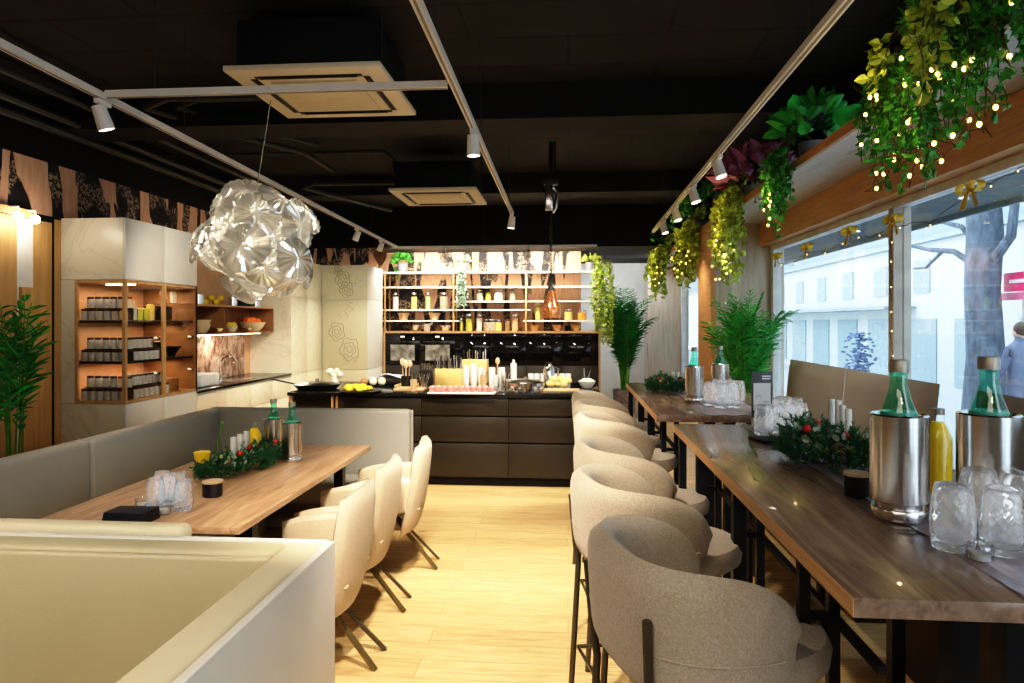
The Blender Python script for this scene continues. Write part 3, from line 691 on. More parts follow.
for k, (y, r) in enumerate(((8.70, .085), (8.86, .075))):
    def wb(a, kk): return 1 + .05 * cos(a * 9)
    pk = thing('pumpkin', ['larger orange pumpkin in the big cream bowl', 'smaller orange pumpkin at right in the big cream bowl'][k], 'pumpkin', (-4.19, y, 1.575))
    part('body', MB().lathe([(0, 0), (r * .7, r * .1), (r, r * .6), (r * .85, r * 1.15), (r * .3, r * 1.3), (0, r * 1.2)], n=36, wob=wb), 'pumpkin', pk)
    part('stalk', MB().cyl((0, 0, r * 1.15), (.01, .01, r * 1.6), .01, .006, 6), 'brownstem', pk)
for k, (y, r, m) in enumerate(((7.42, .06, 'steel'), (8.22, .06, 'steel'), (8.52, .10, 'slate'), (8.85, .07, 'steel'))):
    solo('kitchen_pot', MB().lathe([(0, 0), (r, 0), (r * 1.02, .11), (r * .92, .11), (r * .9, .02), (0, .02)], (-4.18, y, 1.822), 16), m, ['leftmost grey', 'middle grey', 'wide dark', 'rightmost grey'][k] + ' pot on top of the brown wall shelf', 'pot')
for k in range(6):
    solo('lemon', MB().ball((-4.2 + (k % 2) * .07, 7.62 + (k % 3) * .11, 1.857 + (k // 3) * .05), .037, 10, (1, 1.2, 1)), 'yellowfruit', ('%s yellow fruit from left, ' % ordn(k % 3)) + ('lower' if k < 3 else 'upper') + ' layer on top of the wall shelf', 'fruit', 'yellow fruits above the wall shelf')
solo('dish_rack', MB().box(-4.2, -3.92, 7.02, 7.42, .916, 1.05, .02), 'framewhite', 'pale storage tub left of the sink tap', 'tub')
tp = W(237, 385, X=-4.2)
t = thing('tap', 'chrome kitchen tap with a curved spout at the sink', 'tap', (-4.22, 8.0, .916))
part('body', MB().cyl((0, 0, 0), (0, 0, .06), .022).tube([(0, 0, .06), (0, 0, .2), (.03, 0, .27), (.09, 0, .29), (.15, 0, .27), (.17, 0, .21)], .011, 8), 'chrome', t)
part('lever', MB().tube([(0, 0.02, .05), (.01, .07, .08)], .007, 6), 'chrome', t)
solo('sink', MB().box(-4.17, -3.9, 7.75, 8.3, .9165, .918).box(-4.15, -3.92, 7.77, 8.28, .918, .9185), 'steel', 'steel sink set into the left black worktop', 'sink')

# tall cupboards at the left rear
OY = 10.3
tcb = thing('tall_cupboard', 'tall white cupboard block at the end of the sink run', 'cupboard', (-4.1, 9.7, 0))
part('carcass', MB().box(-4.39, FX - .02, SY1, OY + .55, 0, 2.5), 'niche' if False else 'marble', tcb, True)
ym = W(307, 300, X=FX).y
for a, b in ((SY1, ym), (ym, OY - .002)):
    for z0, z1 in ((.08, .885), (.89, 1.965), (1.97, 2.5)):
        part('door', MB().box(FX - .02, FX, a + .003, b - .003, z0, z1, .002), 'cabwhite' if False else 'marble', tcb, True)
OX0, OX1 = FX + .002, W(367, 300, Y=OY).x
oc = thing('tall_cupboard', 'tall olive-beige cupboard with botanical line drawing and white side', 'cupboard', ((OX0 + OX1) / 2, OY + .3, 0))
part('carcass', MB().box(OX0, OX1 - .02, OY + .02, 11.18, 0, 2.5), 'marble', oc, True)
for z0, z1 in ((.08, .885), (.89, 1.965), (1.97, 2.5)):
    dd = part('door', MB().box(OX0, OX1 - .002, OY, OY + .02, z0, z1, .002), 'olivedoor', oc, True)
    part('side_panel', MB().box(OX1 - .02, OX1, OY + .021, 11.18, z0, z1, .002), 'cabwhite', oc, True)
def drawing(cx, cz, r, mb, leaves=0):
    for q in (1, .62, .3):
        n = 26; pts = []
        for i in range(n + 1):
            a = 2 * pi * i / n; rr = r * q * (1 + .12 * sin(5 * a + q * 4))
            pts.append((cx + rr * cos(a) * .85, OY - .0015, cz + rr * sin(a)))
        mb.tube(pts, .0032, 4)
dm = MB()
xc = (OX0 + OX1) / 2
for cx, cz, r in ((xc - .03, 2.28, .13), (xc + .03, 2.12, .12), (xc - .12, 1.47, .14), (xc + .08, 1.20, .17), (xc - .1, 2.42, .08)): drawing(cx, cz, r, dm)
for k in range(22):
    x = xc + ru(-.18, .2); z = random.choice((ru(.95, 1.1), ru(1.55, 1.9), ru(2.2, 2.45)))
    a = ru(0, 3); L = ru(.08, .16); dm.tube([(x + L * t_ * cos(a) + .02 * sin(t_ * 6), OY - .0015, z + L * t_ * sin(a)) for t_ in (0, .25, .5, .75, 1)], .002, 4)
part('line_drawing', dm, 'ink', oc, True)

# ================================================================== OVEN WALL
KY = 11.2; KX0, KX1 = OX1 + .01, W(600.5, 350, Y=KY).x
KZ = CH - (331.5 - HY) / F * KY
cw = (KX1 - KX0 - .06) / 6
ow = thing('oven_wall', 'glossy black kitchen front with built-in ovens and oak edging', 'kitchen unit', ((KX0 + KX1) / 2, KY + .25, 0))
part('carcass', MB().box(KX0 + .03, KX1 - .03, KY + .02, 11.74, 0, KZ - .03), 'black', ow, True)
part('oak_frame', MB().box(KX0, KX0 + .03, KY - .01, 11.74, 0, KZ).box(KX1 - .03, KX1, KY - .01, 11.74, 0, KZ).box(KX0 + .03, KX1 - .03, KY - .01, 11.74, KZ - .03, KZ), 'oak', ow, True)
for k in range(6):
    x0 = KX0 + .03 + cw * k
    if k < 2:
        ov = part('oven', MB().box(x0 + .004, x0 + cw - .004, KY, KY + .02, .905, KZ - .035, .003), 'oven', ow, True)
        part('window', MB().box(x0 + .09, x0 + cw - .09, KY - .003, KY - .001, .98, 1.24), 'ovenwin', ov, True)
        part('display', MB().box(x0 + .26, x0 + .33, KY - .003, KY - .001, 1.36, 1.39), 'paper', ov, True)
        part('handle', MB().cyl((x0 + .06, KY - .03, 1.29), (x0 + cw - .06, KY - .03, 1.29), .007), 'tin', ov, True)
    else:
        part('upper_front', MB().box(x0 + .004, x0 + cw - .004, KY, KY + .02, 1.33, KZ - .035, .003), 'oven', ow, True)
        part('lower_front', MB().box(x0 + .004, x0 + cw - .004, KY, KY + .02, .905, 1.325, .003), 'oven', ow, True)
    part('base_front', MB().box(x0 + .004, x0 + cw - .004, KY, KY + .02, .08, .90, .003), 'island', ow, True)
# shelving above
SY = 11.42; SYB = 11.74
def zz(py): return CH - (py - HY) / F * (SY * 1.003)
def xx(px): return W(px, 300, Y=SY).x
sh = thing('shelving_unit', 'open oak and cream shelving over the black kitchen front', 'shelf', (-1.3, 11.6, KZ))
def board(px0, px1, py): part('shelf', MB().box(xx(px0), xx(px1), SY, SYB - .005 if px1 < 582 else SYB - .005, zz(py) - .011, zz(py) + .013), 'white', sh, True)
TZ = {k: zz(k) + .0135 for k in (272, 287, 301.5, 310, 321)}
TZ[332] = KZ + .001
for px in (385, 453.5, 526, 596):
    part('upright', MB().box(xx(px) - .014, xx(px) + .014, SY - .012, SY - .001, KZ + .002, zz(272) + .0), 'oak', sh, True)
    if px < 580: part('upright', MB().box(xx(px) - .014, xx(px) + .014, SYB - .017, SYB - .006, KZ + .002, zz(272) - .02), 'oak', sh, True)
board(382, 597, 272); board(382, 596, 287); board(382, 530, 310); board(382, 459, 321); board(454, 596, 301.5); board(523, 596, 321)
SYM = 11.56
def sjar(px, key, w, h, m, lidm, label, cat='jar', name='storage_jar', glasstop=True, taper=1):
    r = w / F * SYM / 2; H = h / F * SYM; x = W(px, 300, Y=SYM).x; z = TZ[key] + .001
    t = thing(name, label, cat, (x, SYM, z))
    f = .75
    part('contents', MB().lathe([(0, .004), (r * .93, .004), (r * .93 * taper, H * f), (0, H * f)], n=14), m, t)
    part('glass_body', MB().lathe([(0, 0), (r, 0), (r * taper, H * .88)], n=14), 'tglass', t)
    part('lid', MB().lathe([(0, H * .88), (r * .9 * taper, H * .88), (r * .9 * taper, H), (0, H)], n=14), lidm, t)
    return t
sjar(395.5, 310, 6.2, 17, 'rice', 'steel', 'tall glass jar of white rice, leftmost on the left bay')
sjar(414, 310, 6.2, 17, 'pasta', 'steel', 'tall glass jar of yellow pasta beside the rice jar')
sjar(427.8, 310, 5.6, 17, 'greenbean', 'steel', 'tall glass jar with pale green contents')
sjar(444, 310, 9, 17, 'spice', 'steel', 'wide glass jar of mixed grains, rightmost in the left bay')
sjar(480, 301.5, 7, 11, 'spice', 'steel', 'dark grain jar beside the trailing shelf plant')
sjar(488, 301.5, 5.5, 11, 'oil', 'jarlid', 'small bright yellow-green jar on the middle bay')
sjar(498.5, 301.5, 9, 11, 'rice', 'whitecer', 'wide white canister on the middle bay')
sjar(512.5, 301.5, 6, 11, 'spice', 'frost', 'small jar with pale blue top, rightmost on that board')
sjar(461.3, 332, 4, 13, 'oil', 'steel', 'slim green oil jar at the left end of the bottom board')
sjar(469, 332, 7, 17, 'oil', 'steel', 'tall jar of olive green oil beside the slim one')
sjar(479.3, 332, 6, 17, 'rice', 'steel', 'tall pale jar right of the olive green oil')
sjar(490, 332, 14, 12, 'spice', 'steel', 'broad round glass jar on the bottom board')
sjar(498, 332, 8, 11.5, 'pasta', 'steel', 'jar with yellow base and clear top, right of the broad jar')
sjar(507.5, 332, 6, 14, 'brownball', 'jarlid', 'brown nut jar on the bottom board of the middle bay')
sjar(515, 332, 7, 17, 'terracotta', 'steel', 'tall reddish grain jar near the middle upright')
sjar(537.8, 321, 5.5, 17, 'pasta', 'pasta', 'tall yellow spaghetti jar left of the copper lamp')
sjar(568.5, 321, 8.5, 11, 'pasta', 'steel', 'short jar of yellow pasta right of the copper lamp')
sjar(582, 321, 9, 10, 'amber', 'steel', 'short jar of amber preserve at the right')
def smallpot(px, key, w, h, m, label, name='terracotta_pot', cat='pot'):
    r = w / F * SYM / 2; H = h / F * SYM; x = W(px, 300, Y=SYM).x
    return solo(name, MB().lathe([(0, 0), (r * .7, 0), (r * .88, H * .7), (r, H * .72), (r, H), (r * .85, H), (r * .6, H * .1), (0, H * .1)], (x, SYM, TZ[key] + .001), 16), m, label, cat)
smallpot(403.5, 321, 12, 7.5, 'terracotta', 'sand coloured pot, left one in the left bay'); smallpot(434.5, 321, 12, 7.5, 'terracotta', 'sand coloured pot, right one in the left bay')
for k, px in enumerate((535, 557, 576.5)): smallpot(px, 332, 8.5, 6, 'terracotta', '%s little clay pot from left in the right bay' % ordn(k))
smallpot(415.5, 332, 9, 6, 'steel', 'small glassy grey bowl left of the white jug', 'small_bowl', 'bowl')
smallpot(446, 332, 13, 5.5, 'steel', 'wide glassy grey bowl right of the white jug', 'small_bowl', 'bowl')
x = W(427, 300, Y=SYM).x
j = thing('jug', 'white slanted pouring jug on the bottom board', 'jug', (x, SYM, TZ[332] + .001))
part('body', MB().lathe([(0, 0), (.05, 0), (.06, .06), (.045, .12), (.04, .12), (.05, .05), (0, .01)], n=16).tube([(.03, 0, .1), (.07, 0, .12), (.10, 0, .145)], [.03, .02, .01], 8), 'whitecer', j)
part('handle', MB().tube([(-.04, 0, .1), (-.085, 0, .085), (-.08, 0, .04), (-.05, 0, .03)], .008, 6), 'whitecer', j)

# ------------------------------------------------------------------ foliage makers
def leaf(mb, p, d, up, L, Wd, shape='ivy'):
    d = Vector(d).normalized(); s = d.cross(Vector(up))
    if s.length < 1e-4: s = d.orthogonal()
    s.normalize(); n = s.cross(d); p = Vector(p)
    if shape == 'ivy': pr = [(0, 0), (.05, .5), (.38, .32), (.50, .52), (.62, .22), (1, 0)]
    elif shape == 'long': pr = [(0, 0), (.25, .36), (.5, .42), (.8, .22), (1, 0)]
    else: pr = [(0, 0), (.2, .35), (.5, .5), (.85, .3), (1, 0)]
    mid = [mb.bm.verts.new(p + d * L * a + n * (-.12 * L * a * a)) for a, b in (pr[0], pr[-1])]
    for sg in (1, -1):
        vs = [mid[0]] + [mb.bm.verts.new(p + d * L * a + s * sg * Wd * b + n * (.12 * Wd * (1 if b > 0 else 0) - .1 * L * a * a)) for a, b in pr[1:-1]] + [mid[1]]
        try: mb.bm.faces.new(vs if sg > 0 else vs[::-1])
        except ValueError: pass
def rv(): 
    v = Vector((ru(-1, 1), ru(-1, 1), ru(-1, 1)))
    return v.normalized() if v.length > .01 else Vector((1, 0, 0))
def trailing(label, loc, spread, nstr, lens, ls=.045, mats=('ivy', 'ivy'), potr=.09, poth=.14, bush=120, name='trailing_plant', bushr=.16, drop=.1, pot='pot', bushls=None, extra=None, shape='ivy'):
    """pot on a ledge; strands fall over the room-side edge (-X). spread = half width along Y"""
    t = thing(name, label, 'plant', loc)
    part('pot', MB().lathe([(0, 0), (potr * .8, 0), (potr, poth), (potr * .9, poth), (potr * .85, poth * .85), (0, poth * .85)], n=18), pot, t)
    st = MB(); lf = MB()
    for k in range(nstr):
        y = ru(-spread, spread); L = ru(*lens) * (1 - .55 * abs(y / spread) ** 1.5)
        x1 = -drop - ru(.0, .06); pts = [Vector((0, y * .3, poth)), Vector((x1 * .5, y * .7, poth + ru(.03, .1))), Vector((x1, y, poth * .5))]
        q = pts[-1].copy(); dx = ru(-.006, .006); dy = ru(-.014, .014)
        while q.z > -L:
            q = q + Vector((dx + ru(-.012, .012), dy + ru(-.015, .015), -.04)); pts.append(q.copy())
        st.tube(pts, .0022, 4, False)
        for p in pts[1:]:
            for _ in range(2):
                d = (rv() + Vector((-.5, 0, -.5))).normalized()
                leaf(lf, p + rv() * .008, d, rv(), ls * ru(.6, 1.25), ls * ru(.7, 1.1), shape)
    part('vine', st, 'brownstem' if mats[0] != 'ivydark' else 'brownstem', t, normals=False)
    part('trailing_leaves', lf, mats[0], t, normals=False)
    bl = MB(); b2 = bushls or ls * 1.3
    for k in range(bush):
        v = rv(); v.z = abs(v.z); p = Vector((v.x * bushr * .7, v.y * bushr, poth + v.z * bushr * .8))
        if p.x > .25: p.x = .2
        leaf(bl, p, (v + rv() * .6), rv(), b2 * ru(.7, 1.3), b2 * ru(.5, .9), extra or shape)
    part('crown_leaves', bl, mats[1], t, normals=False)
    return t
def fairy(label, pts, n_b, name='fairy_lights', jit=.05, bs=1):
    """wire with bulbs"""
    t = thing(name, label, 'fairy lights', pts[0])
    o = Vector(pts[0]); P = []
    for a, b in zip(pts, pts[1:]):
        a = Vector(a); b = Vector(b)
        for k in range(8):
            P.append(a.lerp(b, k / 8) + Vector((ru(-.5, .5), ru(-1, 1), ru(-1, 1))) * jit)
    P = [p - o for p in P]
    part('wire', MB().tube(P, .0022, 4, False), 'brownstem', t, normals=False)
    global BULB
    if BULB is None:
        BULB = part('bulb', MB().ball((0, 0, 0), .0085, 8, (1, 1, 1.2)), 'bulb', t); first = BULB
    else: first = BULB.copy(); COL.objects.link(first); first.parent = t
    for k in range(n_b):
        b = first if k == 0 else first.copy(); b.scale = (bs,) * 3
        if k: COL.objects.link(b); b.parent = t
        b.location = P[int((k + .5) * len(P) / n_b)] + Vector((0, 0, -.012))
    return t
BULB = None
LZ = 2.70
LEDX = 1.68
# shelf plants over the kitchen
def shelfplant(px, label, **k):
    p = W(px, 270, Y=SY + .14); return trailing(label, (p.x, p.y, TZ[272] + .001), .1, **k)
shelfplant(402, 'bushy bright green plant in a grey pot, top left of the shelving', nstr=3, lens=(.02, .06), bush=160, bushr=.2, potr=.085, poth=.16, mats=('ivy', 'ivy'), ls=.05)
p = W(380, 270, Y=10.7)
solo('dried_bouquet', (lambda mb: [leaf(mb, (p.x, p.y, 2.5), (ru(-.5, .5), ru(-.3, .3), 1), rv(), ru(.15, .38), .06, 'long') for _ in range(40)] and mb)(MB()), 'brownball', 'brown dried leaf bunch on the cupboard beside the shelving', 'dried plant', normals=False)
# hanging plants front of shelving (strands fall along -Y)
def frontplant(px, pot_py, drop, w, mats, label, big):
    pz = TZ[272] + .001 if pot_py == 272 else TZ[pot_py] + .001
    x = W(px, 300, Y=SY + .1).x
    t = thing('trailing_plant', label, 'plant', (x, SY + .1, pz))
    part('pot', MB().lathe([(0, 0), (.07, 0), (.085, .15), (.075, .15), (0, .13)], n=16), 'pot', t)
    st, lf = MB(), MB()
    for k in range(16 if big else 10):
        q = Vector((ru(-w, w) + (.20 if big else 0), -.16, .12)); pts = [Vector((0, 0, .14)), Vector((q.x * .5, -.08, .22)), q.copy()]
        while q.z > -drop * ru(.8, 1.1): q = q + Vector((ru(-.02, .02), ru(-.012, .008), -.045)); pts.append(q.copy())
        st.tube(pts, .002, 4, False)
        for pnt in pts[1:]:
            for _ in range(3): leaf(lf, pnt + rv() * .02, rv() + Vector((0, -.5, -.4)), rv(), ru(.03, .06), ru(.03, .05), 'oval')
    for k in range(70): v = rv(); leaf(lf, (v.x * .10, v.y * .1, .17 + abs(v.z) * .1), v, rv(), .06, .05, 'oval')
    part('vine', st, 'brownstem', t, normals=False); part('leaves', lf, mats, t, normals=False)
frontplant(463, 272, .55, .05, 'eucal', 'pale green trailing plant hanging down the middle of the shelving', False)
frontplant(590.5, 272, 1.25, .12, 'varieg', 'long yellow-green ivy hanging at the right end of the shelving', True)

# ================================================================== ISLAND
IY0, IY1, IX0, IX1, IH = 6.66, 7.92, -2.80, .30, .915
isl = thing('kitchen_island', 'long dark bronze kitchen island with drawers and open end shelf', 'kitchen island', (-1.2, 7.3, 0))
part('plinth', MB().box(IX0 + .05, IX1 - .03, IY0 + .06, IY1 - .05, 0, .09), 'black', isl, True)
xa, xb = W(331, 400, Y=IY0).x, W(336, 400, Y=IY0).x
part('carcass', MB().box(xb + .02, IX1 - .02, IY0 + .022, IY1 - .02, .09, IH - .035), 'black', isl, True)
part('shelf_back', MB().box(IX0 + .03, xb + .02, IY0 + .06, IY1 - .02, .09, IH - .036), 'island', isl, True)
part('oak_side', MB().box(IX0, IX0 + .03, IY0, IY1 - .02, .02, IH - .035), 'oak', isl, True)
part('oak_divider', MB().box(xa, xa + .022, IY0, IY0 + .06, .09, IH - .035).box(xb - .005, xb + .018, IY0, IY0 + .06, .09, IH - .035), 'oak', isl, True)
xs = [xb + .02, W(421.5, 400, Y=IY0).x, W(508.5, 400, Y=IY0).x, IX1]
for a, b in zip(xs, xs[1:]):
    for z0, z1 in ((.70, IH - .045), (.44, .685), (.095, .425)):
        part('drawer', MB().box(a + .003, b - .003, IY0, IY0 + .02, z0, z1, .002), 'island', isl, True)
solo('island_worktop', MB().box(IX0 - .01, IX1 + .02, IY0 - .02, IY1, IH - .034, IH, .004), 'worktop', 'black speckled stone top of the kitchen island', 'worktop')
def on(px, py, z=IH): return W(px, py, Z=z + .001)
# pan
p = on(317, 389)
t = thing('frying_pan', 'black pan with steel lid and long handle at island left', 'pan', p)
part('body', MB().lathe([(0, 0), (.20, 0), (.245, .055), (.235, .055), (.19, .01), (0, .01)], n=28), 'tin', t)
part('lid', MB().lathe([(.236, .055), (.15, .075), (0, .09)], n=28).cyl((0, 0, .09), (0, 0, .11), .02), 'steel', t)
part('handle', MB().bar((-.23, 0, .05), (-.5, .02, .10), .025, .014), 'tin', t)
p = on(335, 384)
t = thing('flower_cup', 'cream blossoms in a small white cup behind the pan', 'flowers', p)
part('cup', MB().lathe([(0, 0), (.035, 0), (.045, .08), (0, .07)], n=12), 'whitecer', t)
b_ = MB()
for k in range(9): b_.ball((ru(-.07, .07), ru(-.04, .04), ru(.09, .16)), .035, 8)
part('blossoms', b_, 'creamball', t)
p = on(361, 392)
t = thing('platter', 'dark round platter under yellow fruit and dumplings', 'platter', p)
part('dish', MB().lathe([(0, 0), (.17, 0), (.21, .018), (.2, .018), (0, .01)], n=24), 'tin', t)
for k in range(12):
    a = k * 2.4; r = .13 * (k / 12) ** .5
    solo('fried_snack', MB().ball((p.x - .04 + r * cos(a) * 1.1, p.y + r * sin(a), p.z + .035 + (.02 if k < 5 else 0)), .034, 8, (1.2, 1, .8)), 'yellowfruit', 'golden snack, one of the pile on the dark round platter', 'snack', 'golden snacks on the round platter')
for k, (dx, m, nm) in enumerate(((-.0, 'brownball', 'brown'), (.09, 'creamball', 'middle cream'), (.18, 'creamball', 'right cream'))):
    solo('bread_ball', MB().ball((p.x + dx, p.y + .12, p.z + .095), .042, 10), m, nm + ' round ball at the back of the snack platter', 'bread')
solo('cutting_board', MB().box(-1.78, -1.48, 6.85, 7.15, IH + .001, IH + .022, .004), 'cutboard', 'lower wooden board beside the snack platter', 'board')
solo('cutting_board', MB().box(-1.86, -1.50, 7.2, 7.5, IH + .001, IH + .028, .004), 'cutboard', 'rear wooden board on the island, paler edge', 'board')
p = on(385, 384)
p = Vector((-2.0, 7.62, IH))
solo('serving_tray', MB().box(p.x - .28, p.x + .28, p.y - .12, p.y + .12, IH + .001, IH + .05, .006), 'tin', 'dark tray block under the folded blue towel', 'tray')
def tw(u, v): return (p.x - .13 + .28 * u + .02 * sin(v * 7), p.y - .09 + .18 * v, IH + .072 + .025 * sin(u * 5 + v * 3) * (1 - u) + .03 * sin(pi * u))
solo('kitchen_towel', MB().slab(tw, 14, 10, .03, 4), 'towel', 'crumpled blue and white kitchen towel on the dark tray', 'towel')
# utensil holders
def holder(px, py, r, h, m, label, cont, name='utensil_holder'):
    p = on(px, py); t = thing(name, label, 'holder', p)
    part('cup', MB().lathe([(0, 0), (r * .92, 0), (r, h), (r * .93, h), (r * .85, .01), (0, .01)], n=16), m, t)
    for i in range(cont[0]):
        a = 2 * pi * i / cont[0]; q = Vector((r * .5 * cos(a), r * .5 * sin(a), .015)); e = Vector((r * .9 * cos(a) + ru(-.02, .02), r * .9 * sin(a), h + cont[1] * ru(.75, 1.1)))
        mb = MB().tube([q, e], .005, 6)
        if cont[2] == 'spoon': mb.ball(e, .026, 8, (1, .4, 1.5))
        elif cont[2] == 'fork': mb.bar(e, e + (e - q).normalized() * .03, .022, .004)
        k = dict(spoon='lidwood', fork='steel')[cont[2]]
        part('wooden_spoon' if cont[2] == 'spoon' else 'cutlery', mb, k, t)
    return t
holder(406, 388, .055, .13, 'tin', 'black holder with pale wooden spoons', (4, .16, 'spoon'))
holder(413.5, 391, .035, .12, 'terracotta', 'narrow wooden beaker in front of the black holder', (3, .05, 'fork'))
holder(424, 389.5, .045, .12, 'tglass', 'glass of small cutlery left of the pink pastries', (6, .02, 'fork'))
holder(504, 391, .050, .14, 'tglass', 'glass of small cutlery right of the pink pastries', (7, .02, 'fork'))
holder(483, 387, .034, .13, 'terracotta', 'small amber beaker behind the pink pastries', (3, .03, 'fork'))
holder(495.5, 386, .03, .12, 'whitecer', 'white holder with a wooden spoon sticking up', (1, .14, 'spoon'))
holder(585.5, 384.5, .035, .10, 'tglass', 'glass with two steel servers at the far island end', (3, .06, 'fork'))
# black cutlery box
p = on(427, 388)
t = thing('cutlery_box', 'black box crammed with silver cutlery', 'box', p)
part('box', MB().box(-.075, .075, -.06, .06, 0, .20, .004), 'tin', t)
mb = MB()
for k in range(26): x_, y_ = ru(-.06, .06), ru(-.04, .04); mb.bar((x_, y_, .19), (x_ + ru(-.03, .03), y_, ru(.24, .27)), .012, .004)
part('cutlery', mb, 'steel', t)
def bottlebox(px0, px1, py, z0, h, n, label, bh):
    a, b = on(px0, py), on(px1, py); y = a.y
    t = thing('bottle_crate', label, 'crate', ((a.x + b.x) / 2, y, IH + .001)); w = (b.x - a.x) / 2
    part('box', MB().box(-w, w, -.09, .09, z0, z0 + h, .003), 'bamboo', t)
    for i in range(n):
        x_ = -w + .02 + (2 * w - .04) * i / (n - 1)
        part('cutlery_handle', MB().tube([(x_, ru(-.05, .05), z0 + h * .5), (x_ + ru(-.01, .01), 0, z0 + h + bh * ru(.7, 1))], .008, 6), 'steel' if i % 3 else 'tin', t)
    return t
bottlebox(434, 463, 386, 0, .19, 14, 'front bamboo crate packed with dark-handled utensils', .15)
bottlebox(463, 488, 382.5, 0, .27, 9, 'rear bamboo crate with upright utensils', .12)
# pastries on a white tray
pa, pb_ = on(427, 394), on(495, 394)
solo('pastry_tray', MB().box(pa.x, pb_.x, pa.y, pa.y + .16, IH + .001, IH + .018, .003), 'whitecer', 'long white tray under the row of pink pastries', 'tray')
k = 0
for i in range(11):
    for r_ in range(2):
        c = (pa.x + .035 + (pb_.x - pa.x - .07) * i / 10, pa.y + .045 + .075 * r_, IH + .019)
        solo('pastry', MB().lathe([(0, 0), (.02, 0), (.029, .035), (.024, .05), (0, .057)], c, 10), 'pastry', '%s pink pastry cup from the left in the %s row' % (ordn(i), ('front', 'back')[r_]), 'pastry', 'pink pastry cups on the white tray')
# white crockery
def wcyl(px, py, r, h, label, m='whitecer', name='cup', cat='cup', z=IH, n=16):
    p = on(px, py, z); return solo(name, MB().lathe([(0, 0), (r * .9, 0), (r, h), (r * .9, h), (r * .82, .01), (0, .01)], p, n), m, label, cat)
for i, (px, h) in enumerate(((466, .22), (473.5, .24), (481.5, .20), (492, .20), (501.5, .20))):
    wcyl(px, 385.5, .038, h, '%s tall white beaker from left behind the pastries' % ordn(i), name='beaker', cat='beaker')
p = on(513, 388)
solo('pepper_mill', MB().lathe([(0, 0), (.035, 0), (.033, .20), (.033, .26), (.012, .265), (.012, .295), (0, .30)], (p.x, 7.35, IH + .001), 16), 'whitecer', 'white pepper mill in the middle of the island', 'mill')
for i, z in enumerate((0, .022, .044)):
    p = on(523, 386); solo('serving_plate', MB().lathe([(0, 0), (.12, 0), (.20, .016), (.19, .018), (0, .006)], (p.x, p.y + .05, IH + .002 + z), 24), 'whitecer', ['lowest', 'middle', 'top'][i] + ' white plate of the stack on the island', 'plate')
p = on(540, 390)
t = thing('warming_dish', 'steel warming dish with domed lid on the island', 'dish', (on(526, 390).x, 6.95, IH + .001))
part('base', MB().lathe([(0, 0), (.17, 0), (.17, .02), (.12, .03), (.12, .05), (.2, .06), (.2, .09), (0, .09)], n=24), 'chrome', t)
part('lid', MB().lathe([(.19, .09), (.15, .11), (.05, .125), (0, .127)], n=24).cyl((0, 0, .125), (0, 0, .145), .015), 'steel', t)
for i in range(7):
    wcyl(531 + i * 6.2, 383.2, .034, .11, '%s white cup from left in the rear cup row' % ordn(i))
for i in range(5):
    wcyl(541 + i * 6.4, 382.2, .033, .11, '%s cup from left standing on the rear cup row' % ordn(i), z=IH + .112 if False else IH)if False else None
for i, (dx, dy, dz) in enumerate(((-.07, 0, 0), (0, .02, 0), (.07, 0, 0), (-.035, .01, .045), (.035, .02, .045), (.11, .03, .03))):
    p = on(557, 389)
    solo('bread_roll', MB().ball((p.x + dx, p.y + dy, p.z + .055 + dz), .045, 12, (1.05, 1, .85)), 'bread', ['left lower', 'middle lower', 'right lower', 'left upper', 'right upper', 'far right'][i] + ' golden bread roll on the slate', 'bread', 'golden bread rolls')
p = on(560, 391); solo('slate_board', MB().box(p.x - .18, p.x + .2, p.y - .06, p.y + .14, IH + .001, IH + .015, .002), 'bread' if False else 'cutboard', 'flat board under the golden bread rolls', 'board')
bowl(on(587, 388), .095, .075, 'whitecer', 'white_bowl', 'white bowl heaped with white food at the island right end', 'bowl')
p = on(587, 388); solo('bowl_filling', MB().ball(p + Vector((0, 0, .07)), .08, 12, (1, 1, .45)), 'creamball', 'pale heaped food inside the white island bowl', 'food')
p = on(541, 384)
bt = thing('coffee_jug', 'steel coffee jug with spout at the back of the island', 'jug', (on(549, 383).x, 7.75, IH + .001))
part('body', MB().lathe([(0, 0), (.06, 0), (.065, .16), (.04, .22), (.03, .24), (0, .25)], n=18), 'chrome', bt)
part('handle', MB().tube([(.05, 0, .2), (.11, 0, .18), (.10, 0, .07), (.06, 0, .05)], .008, 6), 'chrome', bt)

# ================================================================== COPPER PENDANT LAMP
cl = W(551, 318, Y=7.15)
t = thing('copper_pendant_lamp', 'copper glass pendant on a black coiled cord above the island', 'lamp', (cl.x, cl.y, 1.66))
part('shade', MB().lathe([(.095, 0), (.105, .06), (.10, .12), (.07, .20), (.045, .26), (.03, .30)], n=24), 'copper', t)
part('lamp_cap', MB().lathe([(0, .34), (.032, .34), (.035, .29), (0, .29)], n=14), 'tin', t)
part('bulb', MB().ball((0, 0, .12), .03, 10), 'led', t)
pts = [(.014 * cos(k * 1.2), .014 * sin(k * 1.2), .34 + k * (2.62 - 2.0) / 110) for k in range(111)]
part('coiled_cord', MB().tube(pts, .006, 4), 'tin', t)
zt = W(551, 213, Y=7.15).z - 1.66; zt2 = W(551, 182, Y=7.15).z - 1.66
part('cord_reel', MB().box(-.075, .075, -.05, .05, zt2 - .03, zt2 + .04, .01), 'tin', t)
part('reel_housing', MB().box(-.06, .02, -.04, .04, zt + .03, zt2 - .03, .008).tube([(.02, 0, zt2 - .05), (.065, 0, zt2 - .1), (.05, 0, zt + .05), (.02, 0, zt)], .014, 8), 'steel', t)
part('drop_rod', MB().cyl((0, 0, zt2 + .04), (0, 0, 3.5 - 1.66), .02).cyl((.04, 0, zt2 + .04), (.04, 0, 3.5 - 1.66), .012), 'tin', t)
